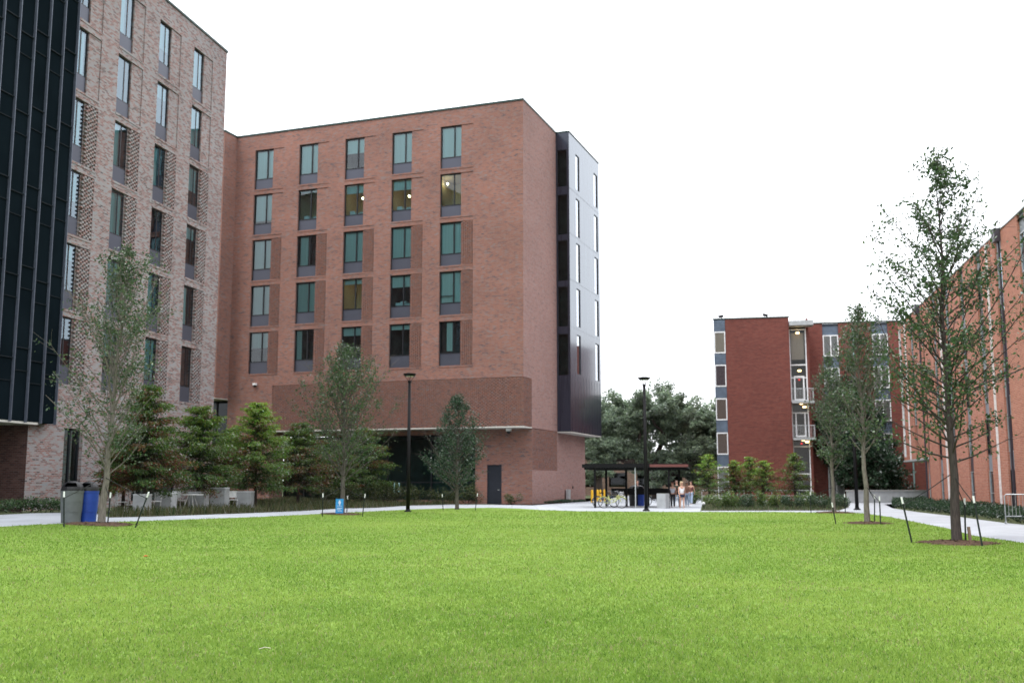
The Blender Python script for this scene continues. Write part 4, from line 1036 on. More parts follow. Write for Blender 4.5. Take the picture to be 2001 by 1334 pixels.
p = G(1897, 1062)
t = thing('wooden_peg', 'short weathered wooden peg beside the nearest tree on the right', 'peg', p)
mb = MB(); mb.box(-.03, .03, -.03, .03, -.05, .42); o = mb.build('peg_shaft', M['wood'], t, bevel=.006); o.rotation_euler = (.05, -.1, 0)

# ------------------------------------------------------------------ conifers (feathery, conical)
def cypress(label, loc, H, R, seed, rust, bright, group, base=.5, n_br=84, sprays=260, open_=0.):
    r = random.Random(seed); nr = np.random.RandomState(seed)
    t = thing('cypress_tree', label, 'tree', loc, r.uniform(0, 6), group)
    mb = MB()
    mb.tube([(0, 0, -.05), (.02, 0, H * .3), (-.02, .02, H * .65), (0, 0, H)], [.085 + H * .004, .06, .035, .008], 7)
    pts = []; cc = []; hang = []
    for i in range(n_br):
        q = (i + r.random()) / n_br
        z = base + (H * .98 - base) * q
        az = i * 2.39996 + r.uniform(-.4, .4)
        Lb = R * 1.1 * ((1 - q) ** .6 * (.85 + .3 * min(1, q * 4))) * r.uniform(.7, 1.25) + .12
        el = r.uniform(-.12, .25) + .5 * q
        d = (math.cos(az) * math.cos(el), math.sin(az) * math.cos(el), math.sin(el))
        bp = curve((0, 0, z), d, Lb, 5, -.035, r, .08)
        mb.tube(bp, [.02, .016, .012, .009, .006, .003], 4, cap=False)
        rusty = r.random() < rust * (1.25 - q)
        ns = int(sprays * (.35 + Lb / R))
        for k in range(ns):
            f = r.random() ** .7; j = min(4, int(f * 5)); a = bp[j].lerp(bp[j + 1], f * 5 - j)
            sp = .07 + .09 * Lb * (.4 + f * .5)
            pts.append((a.x + r.gauss(0, sp), a.y + r.gauss(0, sp), a.z - abs(r.gauss(0, sp * .75)) + .03))
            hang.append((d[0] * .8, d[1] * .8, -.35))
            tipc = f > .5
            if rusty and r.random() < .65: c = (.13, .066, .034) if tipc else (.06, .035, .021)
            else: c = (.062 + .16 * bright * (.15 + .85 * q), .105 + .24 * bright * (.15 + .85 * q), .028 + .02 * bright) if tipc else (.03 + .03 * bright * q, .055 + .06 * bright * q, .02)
            cc.append([v * r.uniform(.7, 1.3) for v in c])
    mb.build('trunk', M['bark_dark'], t, smooth=True)
    P = np.array(pts); C = np.array(cc)
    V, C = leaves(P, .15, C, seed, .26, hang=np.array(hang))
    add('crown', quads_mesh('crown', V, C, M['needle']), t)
    return t
CYL = 'feathery conifers in the bed before the left dormitory'
CYP = [
    ('dark rusty-brown conifer directly behind the bins tree', (280, 1002), 752, 66, .6, .2, 21),
    ('tapering green conifer with rusty lower sprays over the concrete blocks', (385, 995), 795, 70, .38, .45, 22),
    ('brightest lime-topped conifer, dark below, right of the concrete blocks', (498, 993), 786, 62, .15, 1., 23),
    ('brown drooping conifer between the lime-topped one and the blue sign tree', (582, 988), 828, 62, .65, .2, 24),
    ('green conifer partly hidden behind the blue sign tree', (706, 984), 838, 56, .3, .35, 25),
    ('small dark conifer behind and left of the rusty one', (240, 1000), 850, 45, .4, .15, 26),
    ('narrow dark conifer between the tapering and lime-topped ones', (447, 985), 838, 40, .3, .25, 27),
    ('dark low conifer behind the blue sign tree, nearest its trunk', (645, 984), 860, 48, .35, .2, 28),
]
for lab, (u, v), ty, hw, ru, br, sd in CYP:
    p = G(u, v); sc = p.y / f_px
    cypress(lab, p, CAM_H + (HOR - ty) * sc - p.z, hw * sc, sd, ru, br, CYL, base=1.05)
CYR = 'small conifers in the bed before the dark red hall'
CY2 = [
    ('slim yellow-green conifer at the left end of the right-hand bed', (1386, 985), 888, 30, .25, .75, 31),
    ('thin reddish conifer beside the ground-floor window of the dark red hall', (1436, 985), 900, 24, .55, .6, 32),
    ('thinner rusty conifer between the two greener ones in the right-hand bed', (1468, 985), 893, 26, .6, .5, 33),
    ('bushy light green conifer at the middle of the right-hand bed', (1494, 986), 900, 27, .25, .8, 34),
    ('round-topped dark green conifer before the stair tower', (1555, 986), 886, 33, .2, .2, 35),
]
for lab, (u, v), ty, hw, ru, br, sd in CY2:
    p = G(u, v); sc = p.y / f_px
    cypress(lab, p, CAM_H + (HOR - ty) * sc - p.z, hw * sc * .85, sd, ru, br + .35, CYR, base=.9, n_br=50, sprays=85)

# ------------------------------------------------------------------ shrubs, hedges and bed grasses
def shrub(name, label, loc, rx, ry, h, seed, palette, group, n=1300, leaf=.1, cat='shrub'):
    r = np.random.RandomState(seed)
    t = thing(name, label, cat, loc, 0, group)
    k = max(5, int(8 * rx)); cen = np.stack([r.uniform(-.7, .7, k) * rx, r.uniform(-.7, .7, k) * ry, r.uniform(.3, .72, k) * h], 1)
    cr = r.uniform(.3, .5, k)
    i = r.randint(0, k, n); d = r.normal(size=(n, 3)); d /= np.linalg.norm(d, axis=1)[:, None]
    d *= (r.uniform(.35, 1.08, n) ** .6)[:, None]
    P = cen[i] + d * np.stack([cr[i] * rx, cr[i] * ry, cr[i] * h], 1); P[:, 2] = np.clip(P[:, 2], .03, None)
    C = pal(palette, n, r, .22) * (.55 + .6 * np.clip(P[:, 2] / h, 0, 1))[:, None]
    V, C = leaves(P, leaf, C, seed, .5)
    mb = MB()
    for q in cen[:7]: mb.tube([(q[0] * .15, q[1] * .15, -.03), (q[0] * .6, q[1] * .6, q[2] * .6), tuple(q)], [.02, .012, .006], 4, cap=False)
    mb.build('stem', M['bark_dark'], t)
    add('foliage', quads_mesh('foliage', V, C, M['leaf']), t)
    return t
OLIVE = [(.065, .095, .036), (.095, .12, .045), (.045, .07, .03), (.11, .11, .05)]
LIME = [(.11, .18, .05), (.17, .24, .07), (.07, .13, .04)]
r = random.Random(5)
FS = 'olive shrubs along the red block glazing'
places = ['first from its left end', 'second from its left end', 'third from its left end', 'fourth from its left end', 'under the lamp post', 'just right of the lamp post', 'behind the smallest staked tree', 'nearest the dark door']
for i in range(8):
    u = 640 + i * 38 if i < 4 else 772 + (i - 4) * 47
    p = G(u, 985.2 if i < 4 else 984.6); sc = p.y / f_px
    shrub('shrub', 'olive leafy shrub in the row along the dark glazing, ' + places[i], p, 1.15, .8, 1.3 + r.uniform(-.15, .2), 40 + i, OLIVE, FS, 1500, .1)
p = G(1000, 986); shrub('shrub', 'low reddish-green shrub against the brick right of the dark door', p + Vector((0, .3, 0)), .75, .5, .75, 50, OLIVE, None, 900, .09)
t = shrub('hedge', 'thin strip of dark low planting along the foot of the side wall', cbl(.55, 6.2, 0), .3, 5.6, .3, 51, DKGREEN, None, 2600, .09, 'hedge'); t.rotation_euler.z = -A_C
t = shrub('hedge', 'low dark green hedge at the foot of the pale brick dormitory by the bins', G(55, 1001), 2.6, .5, .62, 52, GREEN, None, 3200, .1, 'hedge')
t = shrub('hedge', 'low dark green hedge running left out of view along the pale dormitory', G(-70, 1004), 2.4, .5, .6, 53, GREEN, None, 2600, .1, 'hedge')
RS = 'shrubs in the bed before the dark red hall'
SH = [(1358, 984, .75, 1.0, LIME, 'yellow-green mound beside the walking people'), (1405, 992, .8, .75, LIME, 'low green mound at the left front of the right-hand bed'), (1430, 992, .8, .8, LIME, 'fuller green mound second from the left in the right-hand bed'), (1462, 992, .7, .72, DKGREEN, 'blue-green mound between the green ones in the right-hand bed'), (1490, 990, .7, 1.0, LIME, 'taller green mound under the bushy conifer'), (1523, 992, .75, .75, OLIVE, 'olive mound before the low railing'), (1550, 993, .8, .7, DKGREEN, 'dark mound under the round-topped conifer'), (1580, 991, .75, 1.05, LIME, 'yellow-green shrub behind the dark mound'), (1608, 993, .8, .75, DKGREEN, 'dark mound left of the farthest right trunk'), (1642, 993, .8, .8, DKGREEN, 'dark mound at the right end of the bed beside the path')]
for i, (u, v, rx, h, pl, lab) in enumerate(SH):
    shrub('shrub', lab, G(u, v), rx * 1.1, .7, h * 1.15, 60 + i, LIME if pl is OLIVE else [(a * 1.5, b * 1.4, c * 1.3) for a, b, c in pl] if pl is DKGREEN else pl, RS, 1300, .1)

def strip_plants(name, label, poly, n, h, leafsz, palette, cat, seed, kind=None, blades=False):
    r = np.random.RandomState(seed)
    a = np.array(poly); lo, hi = a.min(0), a.max(0)
    X = r.uniform(lo[0], hi[0], n * 4); Y = r.uniform(lo[1], hi[1], n * 4); ok = inside(poly, X, Y); X, Y = X[ok][:n], Y[ok][:n]; n = len(X)
    t = np.clip((-X - 6) / 10, 0, 1); Zg = .25 * t * t * (3 - 2 * t)
    if blades:
        hh = h * r.uniform(.45, 1.15, n) * (.6 + .7 * vnoise(X, Y, .8, seed)); az = r.uniform(0, 6.28, n); ln = r.uniform(.05, .5, n); w = .012 + .008 * r.rand(n)
        V = np.empty((n, 4, 3)); fa = r.uniform(0, 6.28, n)
        for k, (s_, hgt) in enumerate(((-1, 0), (1, 0), (.3, 1), (-.3, 1))):
            V[:, k, 0] = X + s_ * w * np.cos(fa) + hgt * hh * np.sin(ln) * np.cos(az); V[:, k, 1] = Y + s_ * w * np.sin(fa) + hgt * hh * np.sin(ln) * np.sin(az); V[:, k, 2] = Zg + hgt * hh * np.cos(ln)
        C = pal(palette, n, r, .3)
    else:
        hh = h * (.55 + .6 * vnoise(X, Y, 1.3, seed)); f = r.rand(n) ** .6
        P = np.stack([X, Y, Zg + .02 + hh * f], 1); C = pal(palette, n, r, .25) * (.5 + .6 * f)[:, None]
        V, C = leaves(P, leafsz, C, seed, .5)
    o = add(name, quads_mesh(name, V, C, M['leaf']))
    return tag(o, label, cat, None, kind)
strip_plants('ornamental_grass', 'loose brown-green bed grasses along the left path', bed_c, 15000, .36, .1, [(.075, .095, .04), (.10, .105, .05), (.045, .07, .03), (.13, .115, .065)], 'ornamental grass', 71, 'stuff', True)
hedge_r = px((1742, 992), (1800, 1000), (1870, 1008), (1960, 1020), (2001, 1024.5)) + [(19.6, 30), (21.6, 30), (24.3, 45)] + px((1812, 982), (1745, 985))
strip_plants('groundcover', 'dense dark green groundcover between the right path and the orange brick hall', hedge_r, 42000, .48, .11, [(.025, .052, .03), (.035, .068, .036), (.05, .085, .045)], 'groundcover', 72, 'stuff')
strip_plants('ornamental_grass', 'low dark planting filling the right-hand bed between its shrubs', bed_r, 5000, .2, .1, [(.06, .10, .05), (.08, .12, .05), (.11, .12, .06)], 'ornamental grass', 74, 'stuff', True)

# ------------------------------------------------------------------ live oaks and background trees
def oak(name, label, loc, limbs, seed, leaf, n_leaf, palette, group, r0=.45, bark='bark_dark', rough=1.):
    """limbs: list of (list of points, radius) in local metres; foliage clumps at limb ends"""
    r = random.Random(seed); nr = np.random.RandomState(seed)
    t = thing(name, label, 'tree', loc, 0, group)
    mb = MB(); ends = []
    for pts, rr in limbs:
        P = []
        for i in range(len(pts) - 1):
            a, b = Vector(pts[i]), Vector(pts[i + 1])
            for k in range(3): P.append(a.lerp(b, k / 3) + Vector((r.uniform(-.12, .12), r.uniform(-.12, .12), r.uniform(-.12, .12))) * (1 if i or k else 0))
        P.append(Vector(pts[-1])); n = len(P)
        mb.tube(P, [rr * (1 - .8 * i / (n - 1)) for i in range(n)], 8)
        for j in range(n // 3, n):
            for q in range(4):
                d = Vector((r.uniform(-1, 1), r.uniform(-1, 1), r.uniform(-.15, 1))); ln = r.uniform(1., 2.6)
                sb = curve(P[j], d, ln, 4, .04, r, .2); mb.tube(sb, [.07, .055, .04, .028, .015], 5, cap=False)
                ends += [sb[2], sb[3], sb[4]]
    mb.build('trunk', M[bark], t, smooth=True)
    E = np.array([tuple(e) for e in ends]); i = nr.randint(0, len(E), n_leaf)
    cs = nr.uniform(.35, .85, len(E)) * rough
    d = nr.normal(size=(n_leaf, 3)); d /= np.linalg.norm(d, axis=1)[:, None]; d *= (nr.rand(n_leaf) ** .45)[:, None]
    P = E[i] + d * (cs[i][:, None]) * np.array([1.15, 1.15, .7])
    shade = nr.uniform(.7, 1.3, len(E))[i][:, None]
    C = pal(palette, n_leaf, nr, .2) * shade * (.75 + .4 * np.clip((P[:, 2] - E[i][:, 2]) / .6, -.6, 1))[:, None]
    V, C = leaves(P, leaf, C, seed, .5)
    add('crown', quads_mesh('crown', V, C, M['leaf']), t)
    return t
OAKC = [(.22, .30, .20), (.28, .37, .24), (.34, .43, .28), (.25, .32, .25)]  # leaf tones lightened: distance haze is put into the colours
OG = 'spreading live oaks beyond the bike shelter'
def pt(u, v, Y): 
    x = (u - CX) / f_px; y = -(v - CY) / f_px; k = Y / (cT - y * sT); return Vector((x * k, Y, CAM_H + (sT + y * cT) * k))
def oak_at(label, u, Y, lims, seed, n, leaf=.3, palette=OAKC):
    b = pt(u, 943, Y); b.z = 0
    L_ = [([tuple(pt(a, c, Y + dy) - b) for a, c, dy in ps], rr) for ps, rr in lims]
    return oak('live_oak', label, b, L_, seed, leaf, n, palette, OG)
oak_at('large spreading oak with a thick dark limb reaching left over the shelter roof', 1285, 99,
       [([(1285, 978, 0), (1278, 930, 0), (1262, 905, 0)], .55), ([(1262, 908, 0), (1225, 900, -1), (1190, 895, -1), (1150, 897, -2)], .33), ([(1190, 895, -1), (1172, 870, -1), (1160, 830, 0)], .2),
        ([(1265, 905, 0), (1240, 880, 0), (1222, 870, 1), (1200, 845, 1)], .3), ([(1245, 885, 0), (1250, 850, 0), (1235, 815, 1), (1222, 800, 1)], .22), ([(1275, 920, 0), (1290, 870, 1), (1300, 820, 1), (1310, 790, 1)], .3),
        ([(1290, 870, 1), (1320, 840, 0), (1335, 815, 0)], .2), ([(1280, 925, 0), (1330, 910, -1), (1370, 890, -1)], .28), ([(1300, 850, 0), (1270, 815, -1), (1265, 800, -1)], .16)], 81, 56000)
oak_at('darker oak filling the gap beside the left wall of the dark red hall', 1350, 106,
       [([(1350, 975, 0), (1352, 930, 0), (1360, 900, 0)], .5), ([(1360, 905, 0), (1385, 870, 0), (1392, 840, 0)], .28), ([(1355, 905, 0), (1340, 870, 0), (1345, 840, 0)], .26), ([(1358, 900, 0), (1372, 860, 2), (1375, 835, 2)], .22), ([(1350, 935, 0), (1310, 925, -2), (1280, 915, -2)], .25), ([(1360, 920, 0), (1400, 900, 0), (1420, 880, 1)], .22), ([(1372, 890, 1), (1390, 850, 2), (1398, 822, 2)], .2), ([(1345, 880, 0), (1360, 845, 1), (1366, 822, 1)], .18)], 82, 54000)
oak_at('paler oak rising behind the lower corner of the metal bay', 1170, 118,
       [([(1170, 972, 0), (1172, 920, 0), (1176, 890, 0)], .5), ([(1176, 895, 0), (1195, 850, 0), (1205, 820, 0)], .28), ([(1176, 892, 0), (1160, 850, 0), (1155, 815, 0)], .28), ([(1175, 880, 0), (1180, 840, 2), (1182, 815, 2)], .22), ([(1176, 900, 0), (1215, 870, 0), (1240, 850, 1)], .25), ([(1172, 900, 0), (1130, 880, 0), (1110, 850, 1)], .25)], 83, 46000)
BT = 'dense dark trees behind the retaining wall'
def bg_tree(label, u, Y, top, hw, seed, n=15000, palette=DKGREEN, leaf=.3):
    b = pt(u, 943, Y); b.z = 0; H = CAM_H + (HOR - top) * Y / f_px; R_ = hw * Y / f_px
    r = random.Random(seed); L_ = [([(0, 0, -.1), (.1, 0, H * .25), (0, .1, H * .5), (0, 0, H * .85)], .28)]
    for k in range(9):
        a = k * 2.4; z = H * (.12 + .08 * k); rr = R_ * (1.05 - .35 * k / 9)
        L_.append(([(0, 0, z), (rr * .5 * math.cos(a), rr * .5 * math.sin(a), z + .3), (rr * .85 * math.cos(a), rr * .85 * math.sin(a), z + .2 + .12 * H)], .1))
    return oak('dense_tree', label, b, L_, seed, leaf, n, palette, BT, rough=.9)
bg_tree('dense dark tree between the dark red hall and the small staked tree', 1632, 95, 815, 34, 91)
bg_tree('tall dense tree behind the forked staked tree', 1665, 90, 740, 55, 92, 20000)
bg_tree('dense rounded tree beside the far end of the orange brick hall', 1740, 94, 830, 48, 93)
bg_tree('low dark tree filling the shade above the retaining wall', 1700, 88, 890, 50, 94)
shrub('shrub', 'olive shrub showing above the retaining wall near the pale column', G(1770, 978) + Vector((0, 3, .3)), 2.2, 1.2, 2.1, 95, OLIVE, None, 3200, .13)

# ------------------------------------------------------------------ retaining wall, railing, barrier
a, b = G(1660, 982.5), G(1818, 981.5)
t = thing('retaining_wall', 'low pale concrete retaining wall beyond the curving right path', 'wall', a, math.atan2(b.y - a.y, b.x - a.x))
Lw = (b - a).length; mb = MB(); mb.box(0, Lw, 0, .35, -.1, .86); mb.build('wall_body', M['concrete'], t, bevel=.02)
mb = MB(); mb.box(-.05, Lw + .05, -.04, .4, .863, .97); mb.build('cap', plain('grey_cap_stone', (.33, .33, .32, 1), .9), t, bevel=.015)
a, b = G(1372, 980.5), G(1590, 980)
t = thing('metal_railing', 'thin pale metal railing along the foot of the dark red hall', 'railing', a, math.atan2(b.y - a.y, b.x - a.x))
Lr = (b - a).length
for zz, rr in ((.9, .03), (.5, .015)):
    mb = MB(); mb.tube([(0, 0, zz), (Lr, 0, zz)], rr, 6); mb.build('rail', M['galv'], t)
for k in range(9):
    mb = MB(); mb.tube([(Lr * k / 8, 0, -.05), (Lr * k / 8, 0, .87)], .025, 6); mb.build('post', M['galv'], t)
p = G(1966, 1023)
t = thing('crowd_barrier', 'silver steel crowd barrier standing by the right path', 'barrier', p, -.32)
mb = MB(); mb.tube([(0, 0, .0), (0, 0, 1.02), (.06, 0, 1.08), (2.14, 0, 1.08), (2.2, 0, 1.02), (2.2, 0, 0)], .022, 8); mb.tube([(0, 0, .28), (2.2, 0, .28)], .02, 8); mb.build('frame', M['galv'], t, smooth=True)
for k in range(17):
    mb = MB(); mb.tube([(.12 + k * .1225, 0, .28), (.12 + k * .1225, 0, 1.08)], .009, 6); mb.build('bar', M['galv'], t)
for x in (0, 2.2):
    mb = MB(); mb.tube([(x, -.3, .01), (x, -.05, .1), (x, .05, .1), (x, .3, .01)], .018, 6); mb.build('foot', M['galv'], t)

# ------------------------------------------------------------------ lamp posts
def lamp_post(loc, label, H=7.18):
    t = thing('lamp_post', label, 'lamp post', loc, .3, 'tall black lamp posts round the lawn')
    mb = MB(); mb.lathe([(.0, -.02), (.2, -.02), (.2, .05), (.13, .09), (.11, .16)], 18); mb.build('base', M['black_metal'], t, smooth=False)
    mb = MB(); mb.tube([(0, 0, .1), (0, 0, 2.5), (0, 0, H - .42)], [.105, .095, .075], 14); mb.lathe([(.075, H - .45), (.1, H - .44), (.1, H - .36), (.05, H - .34), (0, H - .34)], 14); mb.build('pole', M['black_metal'], t, smooth=True)
    hd = MB(); hd.lathe([(.0, H - .1), (.24, H - .1), (.33, H - .04), (.345, H + .02), (.2, H + .05), (0, H + .06)], 26); h = hd.build('lamp_head', M['black_metal'], t)
    mb = MB()
    for k in range(4):
        a = k * math.pi / 2; mb.tube([(.06 * math.cos(a), .06 * math.sin(a), H - .36), (.27 * math.cos(a), .27 * math.sin(a), H - .09)], .014, 6)
    mb.build('bracket', M['black_metal'], h)
    mb = MB(); mb.lathe([(0, H - .115), (.2, H - .115), (.2, H - .102)], 20); mb.build('lens', M['white_metal'], h)
    return t
lp = lamp_post(G(797, 1000), 'tall black lamp post before the glazing of the red block')
dup(lp, G(1263, 998), 1.0, 'tall black lamp post standing in front of the bike shelter')
dup(lp, G(1675, 996), .6, 'black lamp post half hidden by trees beside the retaining wall')

# ------------------------------------------------------------------ bins and sign
def bin_(loc, label, mat, rr=.34, rz=0):
    t = thing('litter_bin', label, 'bin', loc, rz, 'round bins by the left path')
    mb = MB(); mb.lathe([(0, 0), (rr * .82, 0), (rr * .85, .03), (rr * .9, .34), (rr * .93, .345), (rr * .97, .66), (rr * .985, .665), (rr, .96), (rr * 1.05, .97), (rr * 1.05, 1.02), (rr * .95, 1.02)], 28); mb.build('body', mat, t, smooth=False)
    mb = MB(); mb.lathe([(rr * 1.02, 1.02), (rr * 1.02, 1.08)], 28)
    n = 20
    for i in range(5):                                  # domed lid with an opening in its front
        a0, a1 = i * .28, (i + 1) * .28
        for k in range(n):
            b0, b1 = 2 * math.pi * k / n, 2 * math.pi * (k + 1) / n
            if i in (1, 2) and math.sin((b0 + b1) / 2) < -.72: continue
            P_ = lambda a, b: (rr * math.cos(a) * math.cos(b), rr * math.cos(a) * math.sin(b), 1.08 + .26 * math.sin(a))
            mb.quad([P_(a0, b0), P_(a0, b1), P_(a1, b1), P_(a1, b0)])
    mb.lathe([(rr * .1, 1.335), (0, 1.337)], n); mb.build('lid', M['black_plastic'], t)
    return t
bin_(G(138, 1021), 'grey round bin with a black domed lid by the path', M['grey_plastic'], .345, .2)
bin_(G(171, 1020.5), 'blue round recycling bin with a black lid beside the grey one', M['blue_plastic'], .3, -.1)
p = G(663, 1005.5)
t = thing('yard_sign', 'small bright blue notice board at the foot of the central staked tree', 'sign', p, .55)
mb = MB(); mb.box(-.19, .19, -.012, .012, .05, .74); pn = mb.build('panel', plain('cyan_print', (.03, .27, .62, 1), .5, noise=.15, nscale=4), t)
mb = MB()
for (x0, x1, z0, z1) in ((-.06, .06, .52, .62), (-.03, .03, .44, .68), (-.13, .12, .40, .42), (-.12, .13, .30, .33), (-.13, .06, .235, .265), (-.1, .12, .17, .195)): mb.quad([(x0, -.0145 - .0004 * len(mb.f), z0), (x1, -.0145 - .0004 * len(mb.f), z0), (x1, -.0145 - .0004 * len(mb.f), z1), (x0, -.0145 - .0004 * len(mb.f), z1)])
mb.build('print', plain('pale_print', (.55, .65, .8, 1), .6), pn)
mb = MB(); mb.box(-.16, -.13, .013, .04, -.05, .8); mb.box(.13, .16, .013, .04, -.05, .6); mb.build('post', M['stake'], t)

# ------------------------------------------------------------------ concrete seats, white tables and chairs on the left terrace
BK = 'pale concrete blocks on the left terrace'
for u0, u1, v, top, lab in ((303, 333, 999, 965, 'pale concrete block left of the white table'), (366, 398, 996, 963, 'pale concrete block behind the tapering conifer trunk'), (410, 438, 995, 955, 'tallest pale concrete block beside the white railing'), (462, 488, 994, 962, 'pale concrete block at the foot of the lime-topped conifer'), (258, 282, 1003, 968, 'shaded concrete block behind the leaning stake')):
    p = G((u0 + u1) / 2, v); sc = p.y / f_px; w = (u1 - u0) * sc; h = (v - top) * sc
    t = thing('concrete_block', lab, 'block', p, -A_Q + .15, BK)
    mb = MB(); mb.box(-w / 2, w / 2, 0, .7, -.05, h); mb.build('block_body', M['concrete'], t, bevel=.02)
    mb = MB(); mb.box(-w / 2 - .01, w / 2 + .01, -.01, .71, h + .002, h + .05); mb.build('cap', plain('pale_cap', (.6, .62, .64, 1), .8), t, bevel=.01)
def table(loc, lab):
    t = thing('cafe_table', lab, 'table', loc, .2, 'white terrace tables')
    mb = MB(); mb.lathe([(0, .7), (.55, .7), (.56, .74), (0, .745)], 24); mb.build('tabletop', M['white_metal'], t)
    for k in range(4):
        a = k * math.pi / 2 + .4; mb = MB(); mb.tube([(.12 * math.cos(a), .12 * math.sin(a), .7), (.38 * math.cos(a), .38 * math.sin(a), 0)], .02, 6); mb.build('leg', M['white_metal'], t)
def chair(loc, rz, lab):
    t = thing('cafe_chair', lab, 'chair', loc, rz, 'white terrace chairs')
    mb = MB(); mb.box(-.22, .22, -.22, .22, .43, .46); mb.build('seat', M['white_metal'], t, bevel=.01)
    mb = MB(); mb.box(-.22, .22, .2, .23, .55, .88); mb.build('backrest', M['white_metal'], t, bevel=.01)
    for x, y in ((-.2, -.2), (.2, -.2), (-.2, .2), (.2, .2)):
        mb = MB(); mb.tube([(x, y, 0), (x * .95, y * .98, .43)], .014, 6); 
        if y > 0: mb.tube([(x * .95, y * 1.05, .43), (x * .95, y * 1.08, .86)], .014, 6)
        mb.build('leg', M['white_metal'], t)
table(G(334, 998) + Vector((.55, 1.1, 0)), 'round white table between two concrete blocks')
table(G(438, 994) + Vector((.3, 1.6, 0)), 'round white table behind the tallest concrete block')
chair(G(349, 996), 2.9, 'white chair facing away at the table between the blocks')
chair(G(446, 994) + Vector((.1, .4, 0)), .4, 'white chair between the tallest block and the lime-topped conifer')
chair(G(236, 1001), 2.2, 'white chair behind the trunk beside the bins')
chair(G(270, 1000) + Vector((.4, .8, 0)), -.5, 'white chair behind the rusty conifer')
a = G(214, 1000); b = G(262, 999)
t = thing('terrace_railing', 'thin white terrace railing under the rusty conifer', 'railing', a, math.atan2(b.y - a.y, b.x - a.x)); Lr = (b - a).length
for zz in (.85, .3):
    mb = MB(); mb.tube([(0, 0, zz), (Lr, 0, zz)], .018, 6); mb.build('rail', M['white_metal'], t)
for k in range(5):
    mb = MB(); mb.tube([(Lr * k / 4, 0, 0), (Lr * k / 4, 0, .9)], .018, 6); mb.build('post', M['white_metal'], t)

# ------------------------------------------------------------------ bike shelter
p = G(1140, 992); p = Vector((4.25, 63.6, 0))
t = thing('bike_shelter', 'flat-roofed black steel bike shelter on the plaza', 'shelter', p, -A_Q)
Wd, Dp = 6.35, 5.2
mb = MB(); mb.box(0, Wd, 0, Dp, 2.42, 2.62); mb.box(.15, Wd - .15, .15, Dp - .15, 2.623, 2.66); mb.build('roof', M['black_metal'], t)
mb = MB(); mb.box(4.1, Wd + .03, -.03, -.002, 2.44, 2.60); mb.build('fascia', M['maroon'], t)
for x, y, rr in ((.75, .25, .06), (3.2, .25, .03), (5.2, .25, .05), (.9, Dp - .3, .07), (2.2, Dp - .3, .07), (3.6, Dp - .3, .07), (5.6, Dp - .3, .07)):
    mb = MB(); mb.box(x - rr, x + rr, y - rr, y + rr, 0, 2.418); mb.build('column', M['galv'] if rr < .04 else M['black_metal'], t)
mb = MB()
for y in (.3, Dp * .5, Dp - .3): mb.box(.1, Wd - .1, y - .05, y + .05, 2.3, 2.415)
mb.build('beam', M['black_metal'], t)
mb = MB(); mb.box(1.2, Wd - .6, Dp - .25, Dp - .2, .75, 1.15); mb.build('back_rail', M['black_metal'], t)
p = G(1293.5, 993)
t = thing('concrete_cube', 'pale grey concrete cube planter at the right front of the bike shelter', 'planter', p, -.55)
mb = MB(); mb.box(-.28, .28, -.1, .5, 0, .88); mb.build('planter_body', M['concrete'], t, bevel=.02)
mb = MB(); mb.box(-.23, .23, -.05, .45, .882, .9); mb.build('soil', M['soil'], t)
for u, v, lab in ((1157, 982, 'yellow bollard nearest the corner of the red block'), (1168, 981, 'yellow bollard half hidden by the left shelter post'), (1173, 980.5, 'yellow bollard just right of the left shelter post'), (1181, 980, 'yellow bollard behind the front wheel end of the bikes')):
    t = thing('bollard', lab, 'bollard', G(u, v), 0, 'yellow bollards beside the bike shelter')
    mb = MB(); mb.lathe([(.1, 0), (.1, .86), (.085, .93), (.05, .97), (0, .98)], 16); mb.build('post', M['yellow'], t, smooth=True)
    mb = MB(); mb.lathe([(.16, -.01), (.16, .02), (.1, .025)], 16); mb.build('base', M['concrete'], t)
bin_(G(1239, 988), 'grey bin under the bike shelter roof', M['black_plastic'], .34, .3)['group'] = 'bins under the bike shelter'
bin_(G(1251, 988), 'blue bin under the bike shelter roof beside the dark one', M['blue_plastic'], .3, .1)['group'] = 'bins under the bike shelter'

